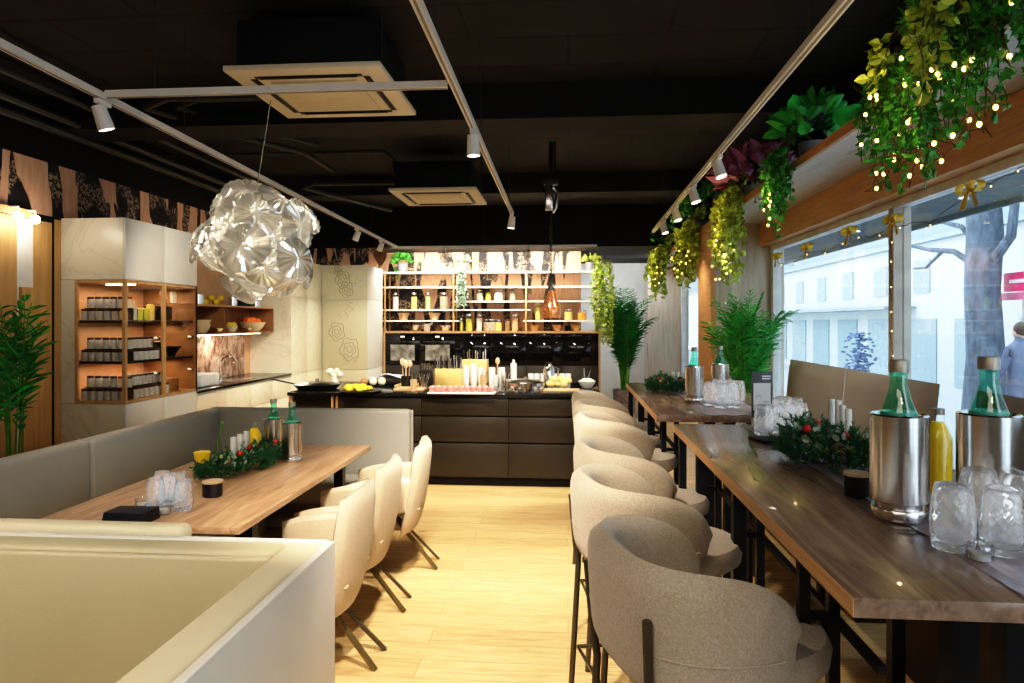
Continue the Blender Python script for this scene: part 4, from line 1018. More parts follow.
for dz in (0,): part('cord_tail', MB().tube([(0, 0, zt), (0, 0, .34 + .6)], .012, 8), 'tin', t)

# ================================================================== TRACKS AND SPOTS
TZt = 2.8
def track(name, label, p0, p1, wires):
    p0, p1 = Vector(p0), Vector(p1); t = thing('light_track', label, 'light track', (p0 + p1) / 2)
    d = (p1 - p0).normalized(); L = (p1 - p0).length / 2; s_ = Vector((-d.y, d.x, 0))
    part('rail', MB().bar(-d * L, d * L, .036, .034), 'trackw', t)
    part('slot', MB().bar(-d * L * .998 + Vector((0, 0, -.0185)), d * L * .998 + Vector((0, 0, -.0185)), .010, .004), 'tracks', t)
    for w_ in wires:
        q = Vector(w_) - t.location; q.z = 0
        part('wire', MB().tube([q + Vector((0, 0, .016)), q + Vector((0, 0, 3.5 - TZt))], .003, 5), 'pipe', t)
    return t
LX, MX, RX, BY = -2.50, -.585, 1.06, 10.62
def LXf(y): return -2.30 - .037 * y
def MXf(y): return -.53 - .010 * y
def RXf(y): return .979 + .0139 * y
track('t', 'long white ceiling track over the left booth side', (LXf(-1), -1, TZt), (LXf(BY), BY - .03, TZt), [(LXf(4.2), 4.2, 0), (LXf(9), 9, 0)])
track('t', 'white ceiling track running above the centre aisle', (MXf(-1), -1, TZt), (MXf(7.4), 7.4, TZt), [(MXf(4.5), 4.5, 0), (MXf(7), 7, 0)])
track('t', 'white ceiling track above the bar tables on the right', (RXf(-1), -1, TZt), (RXf(9), 9, TZt), [(RXf(3), 3.0, 0), (RXf(8), 8, 0)])
track('t', 'white ceiling track crossing in front of the rear shelving', (LXf(BY), BY, TZt), (W(597, 247, Y=BY).x, BY, TZt), [(-1.3, BY, 0), (.35, BY, 0)])
ct = W(100, 92, X=LXf(3.25)).y
track('t', 'short white cross track holding the faceted pendant', (LXf(ct) + .04, ct, TZt), (W(447, 83, Y=ct).x, ct, TZt), [(LXf(ct) + .3, ct, 0), (-.65, ct, 0)])
warm = (1, .88, .70)
def spotlight(loc, aim, e, ang=75, col=warm, r=.04, blend=.8):
    l = bpy.data.lights.new('spot', 'SPOT'); l.energy = e; l.spot_size = math.radians(ang); l.spot_blend = blend; l.color = col; l.shadow_soft_size = r
    o = bpy.data.objects.new('spot_lamp', l); COL.objects.link(o); o.location = loc
    o.rotation_euler = (Vector(aim) - Vector(loc)).to_track_quat('-Z', 'Y').to_euler(); return o
def trackspot(x, y, aim, label, e=90, ang=80, z=TZt):
    loc = Vector((x, y, z - .02)); t = thing('track_spot', label, 'spotlight', loc)
    d = (Vector(aim) - (loc + Vector((0, 0, -.1)))).normalized()
    part('adapter', MB().box(-.016, .016, -.05, .05, -.028, -.001, .003).cyl((0, 0, -.028), (0, 0, -.055), .009), 'trackw', t)
    q = d.to_track_quat('Z', 'Y').to_matrix().to_4x4(); c = Vector((0, 0, -.095))
    mt = Matrix.Translation(c) @ q
    h = MB().lathe([(0, -.065), (.034, -.065), (.042, .06), (.036, .06), (.034, .048)], n=18); h.xf(mt); part('lamp_head', h, 'trackw', t)
    h = MB().lathe([(0, .050), (.035, .050)], n=18); h.xf(mt); part('lens', h, 'spotface', t)
    if e: spotlight(loc + c + d * .075, aim, e, ang)
    return t
def ty(px, py, X): return W(px, py, X=X).y
y = W(103, 105, X=LXf(3.3)).y
trackspot(LXf(y), y, (-2.0, y + .5, .75), 'white track spot on the left rail near the cross track', 45)
for k, px in enumerate((352.5, 380)):
    y = W(px, 240, X=LX - .16).y; trackspot(LXf(y), y, (-3.4, y + .3, 1.0), ['left rail spot nearer the pendant, before the shelving', 'left rail spot at its far end near the shelving plant'][k], 60)
for k, (px, py) in enumerate(((471, 137), (513.6, 222))):
    y = W(px, 240, X=MX).y; trackspot(MXf(min(y, 7.3)), min(y, 7.3), (MX + .1, y + (.1, -.2)[k], 0) if k == 0 else (-.8, 7.3, .9), ['centre track spot hanging nearest the camera', 'centre track spot at the far end'][k], (150, 130)[k])
for k, px in enumerate((721, 694, 675, 661.5)):
    y = W(px, 240, X=RX).y; trackspot(RXf(min(y, 8.9)), min(y, 8.9), (1.5, y - .3, 1.0), '%s spot from the camera on the right-hand track' % ordn(k), 45)
for k, px in enumerate((444.5, 528.5)):
    x = W(px, 250, Y=BY).x; trackspot(x, BY, (x, 11.6, 1.9), ['left', 'right'][k] + ' spot on the rear track before the mural', 26, 100)
# added spot lamps without fixtures along the rails, to brighten floor and furniture
for x, y, aim, e in ((MX, 2.0, (-.45, 3.4, 0), 340), (MX, 3.6, (-.45, 5.2, 0), 290), (LX, 1.0, (-1.8, 1.9, .8), 75), (MX, .6, (-.8, 1.6, .9), 60), (RX, -.6, (.4, 1.2, .9), 25), (MX, 5.4, (-1.2, 7.2, .9), 260), (LX, 6.0, (-2.2, 7.3, .9), 180), (LX, 5.2, (-3.9, 7.6, 1.3), 85), (RX, 6.3, (-.2, 7.3, .9), 170), (LX, 8.3, (-3.6, 10.0, 1.2), 55)):
    spotlight((x, y, TZt - .17), aim, e, 72 if e > 280 else 95)
# wall lamps at the left panelling
for k, (px, py) in enumerate(((18, 213), (35, 217))):
    p = W(px, py, X=-4.25); t = thing('wall_spot', ['left', 'right'][k] + ' bright wall spot on the pine lintel', 'spotlight', p)
    part('arm', MB().tube([(-.1, 0, .05), (0, 0, .05), (0, 0, .0)], .008, 6), 'trackw', t)
    part('lamp_head', MB().ball((0, 0, -.02), .035, 12), 'spotface', t)
    pl = bpy.data.lights.new('wall_spot_light', 'POINT'); pl.energy = 1.8; pl.color = warm; pl.shadow_soft_size = .04
    o = bpy.data.objects.new('wall_spot_lamp', pl); COL.objects.link(o); o.location = p + Vector((.06, 0, -.05))

# ================================================================== AIR UNITS, PIPES
def cassette(x0, y0, z, label):
    t = thing('ceiling_air_unit', label, 'air conditioner', (x0 + .475, y0 + .475, z))
    part('panel', MB().box(-.475, .475, -.475, .475, 0, .035, .008), 'acpanel', t)
    part('grille', MB().box(-.27, .27, -.27, .27, -.012, 0, .004), 'acgrille', t)
    for a in range(4):
        f = MB().box(-.33, .33, .33, .37, -.004, .0, .001).box(-.30, .30, .345, .355, -.012, -.004); f.xf(Matrix.Rotation(a * pi / 2, 4, 'Z')); part('air_vane', f, 'tin', t)
    part('body', MB().box(-.42, .42, -.42, .42, .036, .33, .02), 'black', t)
    for sx in (-1, 1):
        for sy in (-1, 1): part('hanger', MB().cyl((sx * .44, sy * .3, .1), (sx * .44, sy * .3, 3.5 - z), .005, n=6), 'pipe', t)
    return t
a = W(222, 71, Z=3.1); cassette(a.x, a.y, 3.1, 'cream ceiling air conditioning cassette nearer the camera')
a = W(388, 191, Z=3.02); cassette(a.x, a.y, 3.02, 'cream ceiling air conditioning cassette farther back, near the shelving')
def pipe(label, pts, r, m='pipe', name='ceiling_pipe', cat='pipe'):
    solo(name, MB().tube(pts, r, 8), m, label, cat)
pipe('outermost dark conduit along the left ceiling edge', [(-4.2, -1, 3.2), (-4.2, 10.8, 3.2)], .035)
pipe('middle dark conduit along the left ceiling edge', [(-4.05, -1, 3.25), (-4.05, 10.8, 3.25)], .03)
pipe('innermost dark conduit along the left ceiling edge', [(-3.75, -1, 3.3), (-3.75, 10.8, 3.3)], .025)
pipe('bent refrigerant pipe looping left of the near air unit', [(-1.9, 4.9, 3.3), (-3.0, 4.9, 3.3), (-3.3, 5.1, 3.3), (-3.0, 5.9, 3.3), (-2.6, 6.6, 3.3), (-2.6, 7.4, 3.3)], .028)
pipe('second bent pipe inside the near loop', [(-1.9, 5.05, 3.33), (-2.85, 5.05, 3.33), (-3.1, 5.2, 3.33), (-2.9, 5.7, 3.33), (-2.4, 6.4, 3.33)], .02)
pipe('bent pipe left of the farther air unit', [(-1.9, 7.6, 3.2), (-2.9, 7.6, 3.2), (-3.1, 7.8, 3.2), (-2.5, 9.5, 3.2)], .028)
pipe('straight cross pipe behind the near beam', [(-4.3, 7.0, 3.4), (-1.9, 7.0, 3.4), (-1.9, 7.35, 3.4), (-1.9, 7.4, 3.2)], .02)
pipe('thin conduit crossing under the ceiling beam', [(-1, 5.9, 3.3), (2.0, 5.9, 3.3)], .02)

# ================================================================== FACETED PENDANT
HC = W(257, 243, d=3.58); HR = .275
t = thing('faceted_pendant_lamp', 'large spherical pendant of overlapping clear pleated discs', 'lamp', HC)
pet = MB(); N = 36; RP = .112
ctr = pet.bm.verts.new((0, 0, .012)); ring1, ring2, ring3 = [], [], []
for i in range(N):
    a = 2 * pi * i / N; z = .0045 if i % 2 else -.0045
    ring1.append(pet.bm.verts.new((RP * .5 * cos(a), RP * .5 * sin(a), z * .6 + .004)))
    ring2.append(pet.bm.verts.new((RP * cos(a), RP * sin(a), z - .018)))
    ring3.append(pet.bm.verts.new((RP * 1.03 * cos(a), RP * 1.03 * sin(a), z - .026)))
for i in range(N):
    j = (i + 1) % N; pet.bm.faces.new((ctr, ring1[i], ring1[j])); pet.bm.faces.new((ring1[i], ring2[i], ring2[j], ring1[j])); pet.bm.faces.new((ring2[i], ring3[i], ring3[j], ring2[j]))
pet0 = None; NP = 40
for k in range(NP):
    zf = 1 - 2 * (k + .5) / NP; ph = k * 2.39996; rr = math.sqrt(1 - zf * zf)
    n = Vector((rr * cos(ph), rr * sin(ph), zf)); pos = n * HR * (.86, 1.0, 1.12)[k % 3]; pos.z *= .92
    tdn = n.cross(Vector((sin(k * 1.7), cos(k * 1.7), .35))).normalized(); n2 = (n + tdn * .42 + rv() * .12).normalized()
    if pet0 is None: o = part('petal', pet, 'petal', t, angle=5, normals=False); pet0 = o
    else: o = pet0.copy(); COL.objects.link(o); o.parent = t
    o.location = pos; o.rotation_euler = n2.to_track_quat('Z', 'Y').to_euler(); o.scale = (ru(.85, 1.1),) * 3
st = MB()
for k in range(0, NP, 3):
    zf = 1 - 2 * (k + .5) / NP; ph = k * 2.39996; rr = math.sqrt(1 - zf * zf)
    st.tube([(0, 0, 0), Vector((rr * cos(ph), rr * sin(ph), zf * .9)) * HR * .86], .002, 4)
part('wire_frame', st, 'chrome', t)
part('bulb', MB().ball((0, 0, 0.03), .06, 14), 'led', t)
part('cord', MB().tube([(0, 0, .05), (0, 0, .3), ((W(262, 95, Y=ct).x - HC.x), 0, TZt - HC.z - .02)], .003, 5), 'steel', t)
pl = bpy.data.lights.new('pendant_light', 'POINT'); pl.energy = 22; pl.color = (1, .90, .72); pl.shadow_soft_size = .07
o = bpy.data.objects.new('pendant_bulb_light', pl); COL.objects.link(o); o.location = HC + Vector((0, 0, .03))

# ================================================================== BOOTHS
def cush(x0, x1, y0, y1, z0, z1, b=.03): return MB().box(x0, x1, y0, y1, z0, z1, b, 3)
BZ = .95
# U-shaped booth round the low table
ub = thing('booth_bench', 'U-shaped beige leatherette booth around the low oak table', 'booth', (-2.2, 3.7, 0))
part('shell', MB().box(-2.87, -2.81, 2.14, 5.3, 0, BZ - .02, .004).box(-2.81, -1.21, 5.22, 5.28, 0, BZ - .02, .004), 'shell', ub, True)
ybk = [2.18, 3.68, 5.12]
for a, b in zip(ybk, ybk[1:]): part('backrest', cush(-2.81, -2.70, a + .003, b - .003, .42, BZ), 'leathershade', ub, True)
part('backrest', cush(-2.81, -1.205, 5.125, 5.22, .10, BZ), 'leathershade', ub, True)
part('backrest', cush(-2.80, -1.25, 2.125, 2.20, .1, BZ + .002, .025), 'leatherlit', ub, True)
part('seat', cush(-2.70, -2.28, 2.21, 5.12, .30, .46, .03), 'leathershade', ub, True)
part('base', MB().box(-2.70, -2.33, 2.21, 5.11, 0, .30), 'shell', ub, True)
part('seat', cush(-2.28, -1.25, 4.80, 5.12, .30, .46, .03), 'leathershade', ub, True)
BN = .932
# near booth, seen over its back
nb = thing('booth_bench', 'large cream booth with white outer shell in the near left corner', 'booth', (-2, 1.2, 0))
part('shell', MB().box(-.755, -.73, -1.2, 2.095, 0, BN, .003).box(-3.6, -.755, 2.08, 2.105, 0, BN, .003), 'shell', nb, True)
part('backrest', MB().box(-3.6, -.875, 1.975, 2.08, .3, BN - .001, .022, 3), 'leather', nb, True)
part('arm_cushion', MB().box(-.875, -.757, -1.2, 2.079, .3, BN, .022, 3), 'leatherlit', nb, True)
part('back_panel', MB().box(-3.6, -.88, 1.945, 1.976, .42, BN - .010, .012, 3), 'leather', nb, True)
part('seat', MB().box(-3.6, -.88, 1.42, 1.945, .3, .46, .03, 3), 'leather', nb, True)
part('base', MB().box(-3.6, -.88, 1.5, 1.97, 0, .3), 'shell', nb, True)

# ================================================================== LOW TABLE
LT = .75; LTX0, LTX1, LTY0, LTY1 = -2.33, -1.385, 2.78, 4.72
t = thing('dining_table', 'low light oak dining table between booth and armchairs', 'table', (-1.85, 3.75, 0))
part('tabletop', MB().box(LTX0, LTX1, LTY0, LTY1, LT - .03, LT, .002), 'tableoak', t, True)
for y in (3.15, 4.45):
    for x in (-2.2, -1.52): part('leg', MB().box(x - .03, x + .03, y - .03, y + .03, .0, LT - .03), 'blackmetal', t, True)
    part('crossbar', MB().box(-2.17, -1.55, y - .02, y + .02, .03, .06).box(-2.17, -1.55, y - .02, y + .02, LT - .065, LT - .032), 'blackmetal', t, True)

# ================================================================== ARMCHAIRS
def make_chair():
    t = thing('dining_armchair', 'x', 'chair')
    def back(u, v):   # v bottom->top, u side
        w = 2 * u - 1; hw = .245 + .03 * sin(pi * min(1, v * .9 + .1)) + .0 * v
        hw *= (1 - .10 * v ** 6)
        if v < .15: hw *= .88 + .8 * v
        z = .25 + .60 * v + (-.035 * abs(w) ** 2.5 if v > .5 else 0) * v
        x = .235 + .05 * v - .06 * w * w - .05 * (1 - v) ** 3
        return (x, w * hw, z)
    part('backrest', MB().slab(back, 22, 18, .075, 7), 'cream_fabric', t)
    sm = MB(); sm.tube([Vector(back(u / 20, .985)) + Vector((0, 0, .006)) for u in range(1, 20)], .004, 5); part('piping', sm, 'seam', t)
    def seat(u, v): return (-.25 + .50 * u, (2 * v - 1) * (.22 - .015 * u), .42 + .012 * sin(pi * v) * sin(pi * u))
    part('seat', MB().slab(seat, 16, 14, .13, 6), 'cream_fabric', t)
    for s in (-1, 1):
        def arm(u, v): return (-.22 + .44 * u, s * (.235 + .01 * sin(pi * u)), .40 + .235 * v - (.05 * (1 - u) ** 3) * v)
        part('armrest', MB().slab(arm, 16, 10, .07, 6), 'cream_fabric', t)
    part('swivel_hub', MB().cyl((0, 0, .30), (0, 0, .37), .05).box(-.12, .12, -.08, .08, .345, .365), 'iron', t)
    for sx in (-1, 1):
        for sy in (-1, 1): part('leg', MB().bar((sx * .06, sy * .03, .34), (sx * (.355 if sx > 0 else .3), sy * .10, .0), .026, .016), 'iron' if sy > 0 else 'bronze', t)  # browner copy on one side paints light reflected by the leg
    return t
ch = make_chair()
CHL = ['cream fabric armchair nearest the camera at the low oak table', 'cream fabric armchair in the middle of three at the low table', 'cream fabric armchair farthest from the camera, by the dark island']
for k, (x, y, r) in enumerate(((-1.25, 3.20, .03), (-1.27, 3.83, .06), (-1.22, 4.47, .12))):
    if k == 0: ch.location = (x, y, 0); ch.rotation_euler = (0, 0, r); ch['label'] = CHL[0]; ch['group'] = 'cream armchairs at the low table'
    else: dup(ch, (x, y, 0), r, CHL[k], 'cream armchairs at the low table')

# ================================================================== BAR TABLES
HT = 1.10
def bartable(x0, x1, y0, y1, label, runner_label):
    t = thing('bar_table', label, 'table', ((x0 + x1) / 2, (y0 + y1) / 2, 0))
    part('tabletop', MB().box(x0, x1, y0, y1, HT - .038, HT, .0015), 'tabletop', t, True)
    part('edge_band', MB().box(x0 - .002, x0, y0, y1, HT - .037, HT - .001), 'tedge', t, True)
    L = y1 - y0; ys = [y0 + L * q for q in (.29, .62, .955)]
    for y in ys:
        for x, w_ in ((x0 + .12, .015 if y == ys[0] else .024), (x0 + .17 + .03, .015), (x1 - .12, .024)):
            part('leg', MB().box(x - w_, x + w_, y - w_, y + w_, 0, HT - .039), 'blackmetal', t, True)
        part('crossbar', MB().box(x0 + .12 + .016, x0 + .20 - .016, y - .010, y + .010, .79, .81), 'blackmetal', t, True)
    for x, w_ in ((x0 + .345, .028), (x0 + .455, .024), (x0 + .58, .011)): part('leg', MB().box(x - w_, x + w_, y0 + .26, y0 + .32, 0, HT - .039), 'blackmetal', t, True)
    ye_ = [y0 + .32] + ys
    for a, b in zip(ye_, ye_[1:]): part('brace', MB().box(x0 + .19, x0 + .21, a + .017, b - .017, .79, .81), 'blackmetal', t, True)
    part('leg', MB().box(x0 + .02, x0 + .055, y1 - .06, y1 - .025, 0, HT - .039), 'blackmetal', t, True)
    return t
T1 = (.537, 1.36, 1.335, 3.54); T2 = (.495, 1.32, 3.87, 5.92)
bartable(*T1, 'near dark oak bar table with black steel frame', '')
bartable(*T2, 'far dark oak bar table behind the near one', '')
def runner(x0, x1, y0, y1, label, drape):
    mb = MB(); nx, ny = 22, 70; g = []
    for i in range(nx + 1):
        row = []
        for j in range(ny + 1):
            s = j / ny * (y1 - y0 + drape) - drape; u = i / nx
            x = x0 + (x1 - x0) * u + .004 * sin(s * 9) - .045 * max(0, .35 - max(s, 0))
            if s < 0:
                L = -s; row.append(mb.bm.verts.new((x + .02 * sin(L * 6), y0 - .012 - .03 * (1 - cos(u * 22)) * min(1, L * 3) - .01, HT + .004 - L)))
            else: row.append(mb.bm.verts.new((x, y0 + s, HT + .0035 + .0022 * sin(x * 60 + s * 17) + .001 * sin(s * 70))))
        g.append(row)
    for i in range(nx):
        for j in range(ny): mb.bm.faces.new((g[i][j], g[i + 1][j], g[i + 1][j + 1], g[i][j + 1]))
    o = link('table_runner', mb.bm, M['runner'], normals=False, angle=180); o['label'] = label; o['category'] = 'table runner'
runner(.865, 1.16, T1[2], T1[3] - .01, 'lilac organza runner on the near bar table, draped over its end', .42)
runner(.78, 1.12, T2[2], T2[3] - .01, 'lilac organza runner lying on the far bar table', 0)

# ================================================================== BAR STOOLS
def make_stool():
    t = thing('bar_stool', 'x', 'stool')
    def band(u, v):
        w = 2 * u - 1; ph = w * math.radians(116)
        hh = .165 * max(0.02, (1 - abs(w) ** 5)) ** .5
        R = .255 + .02 * (v - .3); c_, s_ = cos(ph), sin(ph)
        q = (abs(c_) ** 2.9 + abs(s_) ** 2.9) ** (-1 / 2.9)
        zc = .862 - .03 * w * w
        return (-R * q * c_ + .01, R * q * s_ * 1.02, zc + (2 * v - 1) * hh)
    part('backrest', MB().slab(band, 44, 14, .088, 5), 'boucle', t)
    sm = MB(); pts = []
    for k in range(3, 42):
        u = k / 44; p = Vector(band(u, .36)); n = Vector((p.x - .01, p.y, 0)).normalized(); pts.append(p + n * .0435)
    sm.tube(pts, .0032, 5); part('seam', sm, 'boucle', t)
    sm = MB()
    for v in (.1, .25, .4, .55, .7, .85): pass
    part('seat', MB().lathe([(0, .665), (.15, .665), (.215, .675), (.245, .70), (.25, .735), (.235, .765), (.19, .782), (.1, .788), (0, .79)], (.085, 0, 0), 32, sx=1.12), 'boucle', t)
    part('seat_plate', MB().lathe([(0, .65), (.17, .65), (.17, .664), (0, .664)], (.02, 0, 0), 24), 'blackmetal', t)
    for sy in (-1, 1):
        part('leg', MB().tube([(-.27, sy * .20, 0), (-.235, sy * .195, .62), (-.245, sy * .205, .70), (-.258, sy * .222, .90)], .0125, 8), 'iron', t)
        part('leg', MB().tube([(.23, sy * .19, 0), (.16, sy * .14, .655)], .0125, 8), 'iron', t)
    part('footrest', MB().tube([(-.235, -.2, .27), (.2, -.17, .27), (.2, .17, .27), (-.235, .2, .27), (-.235, -.2, .27)], .009, 6), 'iron', t)
    for sy in (-1, 1): part('seat_support', MB().bar((.12, sy * .14, .635), (-.22, sy * .19, .635), .02, .02), 'iron', t)
    return t
stl = make_stool(); SG = 'sand boucle bar stools along the bar tables'
SL = ['sand boucle bar stool nearest the camera at the near bar table', 'second boucle bar stool from the camera', 'third boucle bar stool from the camera, greyish inner back in shade',
      'fourth boucle bar stool from the camera, at the start of the far table', 'fifth boucle bar stool, second last before the island', 'farthest boucle bar stool, next to the island end']
for k, (x, y, r) in enumerate(((.37, 1.95, .30), (.32, 2.72, .26), (.33, 3.42, .14), (.345, 4.45, .20), (.34, 5.17, .15), (.335, 5.85, .15))):
    if k == 0: stl.location = (x, y, 0); stl.rotation_euler = (0, 0, r); stl['label'] = SL[0]; stl['group'] = SG
    else: dup(stl, (x, y, 0), r, SL[k], SG)

# ================================================================== HIGH BENCHES AT THE WINDOW
def hbench(y0, y1, ym, label):
    t = thing('window_bench', label, 'bench', (1.8, (y0 + y1) / 2, 0))
    part('base', MB().box(1.55, 1.98, y0 + .02, y1 - .02, .0, .62), 'darkbase', t, True)
    part('seat', cush(1.42, 1.88, y0, y1, .62, .74, .03), 'taupe', t, True)
    yy = [y0] + ym + [y1]
    for a, b in zip(yy, yy[1:]):
        def bk(u, v): return (1.91 + .06 * v, a + .001 + (b - a - .002) * u, .70 + .59 * v)
        part('backrest', MB().slab(bk, 14, 10, .07, 12), 'taupe', t, True)
    return t
hbench(3.80, 6.25, [5.03], 'taupe padded window bench beside the bar tables gap')
hbench(.9, 3.47, [2.2], 'taupe padded window bench at the right edge, near table')

# ================================================================== TABLE ITEMS
def tp_(px, py, z): return W(px, py, Z=z + .001)
def cooler(p, label, blabel, s=1.0, r=.0575, h=.215):
    t = thing('wine_cooler', label, 'wine cooler', p)
    part('body', MB().lathe([(r * .80, .0265), (r * .80, .034), (r, .040), (r, h), (r * .93, h + .003), (r * .9, h), (r * .9, .04), (0, .038)], n=40), 'steel', t)
    part('foot', MB().lathe([(0, 0), (r * .93, 0), (r * .97, .004), (r * .97, .023), (r * .93, .026), (0, .026)], n=40), 'steel', t)
    b = thing('water_bottle', blabel, 'bottle', p + Vector((0, 0, .041)))
    q = .9
    part('glass_body', MB().lathe([(0, 0), (.043, 0), (.045, .02), (.045, .135), (.036, .178), (.0235, .215), (.0165, .245), (.0165, .268), (.0185, .27), (.0185, .276)], n=28), 'greenglass', b)
    part('water', MB().lathe([(0, .004), (.041, .004), (.042, .14), (.034, .187), (0, .187)], n=24), 'greenwater', b)
    part('cap', MB().lathe([(.0195, .272), (.0195, .295), (.018, .298), (0, .298)], n=20), 'cap', b)
    if s != 1:
        t.scale = (s * .97, s * .97, s); b.scale = (s, s, s * .97); b.location = p + Vector((0, 0, .041 * s))
    return t
def tumbler(p, label, group, first=[None]):
    if first[0] is None:
        prof = [(0, 0), (.034, 0)]; nz = 19
        for k in range(nz): z = .003 + .095 * k / (nz - 1); prof.append((.0395 + .0025 * sin(pi * k / (nz - 1)) - .004 * max(0, (k / (nz - 1) - .6)), z))
        prof += [(.0365, .105), (.0335, .117), (.0325, .118), (.0310, .117), (.034, .10), (.0365, .07), (.037, .03), (.034, .013), (0, .011)]
        mb = MB().lathe(prof, n=60, wob=lambda a, k: 1 + (0.030 * cos(a * 13 + (k // 2 % 2) * pi) * (1 if k % 2 else .2) if 3 <= k <= nz else 0))
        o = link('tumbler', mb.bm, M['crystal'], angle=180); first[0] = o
    else: o = first[0].copy(); COL.objects.link(o)
    o.location = p; o.rotation_euler = (0, 0, ru(0, 3)); o['label'] = label; o['category'] = 'glass'; o['group'] = group
    return o
def tealight(p, label, r=.0165, h=.025):
    t = thing('tealight_holder', label, 'candle holder', p)
    part('glass_cup', MB().lathe([(0, 0), (r * 1.05, 0), (r * 1.15, h), (r * 1.05, h), (r * .95, .005), (0, .004)], n=24, wob=lambda a, k: 1 + .02 * cos(a * 24)), 'tumbler', t)
    part('candle', MB().lathe([(0, .005), (r * .85, .005), (r * .85, h * .5), (0, h * .5)], n=16), 'wax', t)
    return t
def tin(p, r, h, label):
    t = thing('sugar_tin', label, 'tin', p)
    part('body', MB().lathe([(0, 0), (r * .95, 0), (r, .006), (r, h), (0, h)], n=10), 'tin', t, angle=20)
    part('lid', MB().lathe([(0, h), (r * 1.03, h), (r * 1.03, h + .009), (0, h + .01)], n=28), 'lidwood', t)
    return t
def jbottle(p, label, h=.19, r=.033):
    t = thing('juice_bottle', label, 'bottle', p)
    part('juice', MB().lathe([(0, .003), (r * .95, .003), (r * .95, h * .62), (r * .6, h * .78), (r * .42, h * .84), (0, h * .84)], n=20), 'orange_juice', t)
    part('glass_body', MB().lathe([(0, 0), (r, 0), (r, h * .64), (r * .62, h * .8), (r * .45, h * .86), (r * .45, h * .95)], n=20), 'tglass', t)
    part('stopper', MB().lathe([(0, h * .93), (r * .47, h * .93), (r * .47, h), (0, h)], n=16), 'tglass' if False else 'cap', t)
    return t
def garland(p, L, wdt, h, label, rot, seed, nb=3, cones=3):
    random.seed(seed); t = thing('fir_garland', label, 'garland', p, rot)
    nd = MB()
    for k in range(int(260 * max(1, L / .45))):
        y = ru(-1, 1) * L / 2; f = math.sqrt(max(0.05, 1 - (2 * y / L) ** 2)); x = ru(-1, 1) * wdt / 2 * f; z = ru(.01, h * .7) * (1 - abs(x / wdt * 2) * .6)
        d = Vector((x * 4 + ru(-.3, .3), y * 2.0 + ru(-.5, .5), ru(.0, .6))).normalized(); q = Vector((x, y, z)); SL_ = ru(.05, .085)
        for i in range(13):
            b = q + d * SL_ * i / 13
            if b.z < .004: b.z = .004
            for s in range(3):
                dd = (d * .9 + rv() * .8).normalized(); dd.z = max(dd.z, -b.z * 20)
                e = b + dd * .022; e.z = max(e.z, .002); sd = dd.cross(rv()).normalized() * .0021
                nd.poly([b - sd, b + sd, e], [(0, 1, 2)])
    part('fir_sprigs', nd, 'needle', t, normals=False)
    for m, n_, s in (('eucal', int(60 * L / .4), .030), ('olive', 16, .026)):
        lf = MB()
        for k in range(n_):
            y = ru(-.9, .9) * L / 2; x = ru(-.8, .8) * wdt / 2; v = rv(); v.z = abs(v.z)
            leaf(lf, (x, y, ru(.3, .95) * h * .8), v, rv(), s, s * .9, 'oval')
        part('eucalyptus_leaves' if m == 'eucal' else 'olive_leaves', lf, m, t, normals=False)
    for k in range(nb): part('bauble', MB().ball((ru(-.3, .3) * wdt, (k - (nb - 1) / 2) * L * .25 + ru(-.02, .02), h * .75), .016, 12), 'red', t)
    for k in range(cones):
        c = Vector((ru(-.5, .3) * wdt * .7, (k - (cones - 1) / 2) * L * .3 - .03, h * .35)); mb = MB()
        for i in range(36):
            a = i * 2.4; zz_ = i / 36; r_ = .022 * sin(pi * (zz_ * .85 + .12)); mb.ball(c + Vector((r_ * cos(a), r_ * sin(a), zz_ * .045)), .007, 5, (1, 1, .6))
        part('pine_cone', mb, 'cone', t)
    return t
def candle(p, r, h, label): return solo('pillar_candle', MB().lathe([(0, 0), (r, 0), (r, h), (r * .8, h + .002), (0, h)], p, 16), 'wax', label, 'candle')
def napkins(p, w, d_, h, rot, label):
    mb = MB()
    for k in range(4): mb.box(-w / 2 + k * .0015, w / 2 - k * .001, -d_ / 2 + k * .002, d_ / 2, h * k / 4, h * (k + 1) / 4 - .0008, .0008)
    mb.xf(Matrix.Translation(p) @ Matrix.Rotation(rot, 4, 'Z')); return solo('napkin_stack', mb, 'slate', label, 'napkins')
# --- near bar table
P = tp_(899, 518, HT); cooler(P, 'large steel wine cooler on the near bar table, left one', 'green water bottle standing in the left near cooler', s=1.27)
P = tp_(989, 522, HT); cooler(P, 'large steel wine cooler at the right edge of the near table', 'green water bottle standing in the rightmost cooler', s=1.30)
P = tp_(938, 492, HT); jbottle(P, 'yellow juice bottle behind the near steel cooler', h=.255, r=.04)
for k, (px, py) in enumerate(((953, 549), (1003, 553), (979, 528), (1022, 533))):
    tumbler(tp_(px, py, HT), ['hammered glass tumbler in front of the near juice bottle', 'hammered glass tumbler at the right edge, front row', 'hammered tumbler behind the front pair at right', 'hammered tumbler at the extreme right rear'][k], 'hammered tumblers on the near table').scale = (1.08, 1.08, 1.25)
tealight(tp_(980, 561, HT), 'ribbed glass tealight holder in front of the near tumblers', .024, .036)
tin(tp_(857, 496, HT), .036, .062, 'black tin with pale wooden lid on the near bar table')
P = tp_(826, 462, HT); garland(P, .50, .27, .16, 'large fir garland with bauble and cones on the near bar table', .1, 3)
for k, (px, py) in enumerate(((832, 448), (838.5, 452), (843, 456), (848.5, 460))):
    p = tp_(px, py, HT); candle(p, .0125, (.20, .205, .195, .19)[k] , '%s white candle from left in the near garland' % ordn(k))
for k, (px, py) in enumerate(((764, 435), (775, 433), (787, 432), (771, 425), (783, 423), (795, 425), (799, 432))):
    tumbler(tp_(px, py, HT), '%s tumbler of the cluster beside the menu stand' % ordn(k), 'tumbler cluster beside the menu stand').scale = (1.05, 1.05, 1.15)
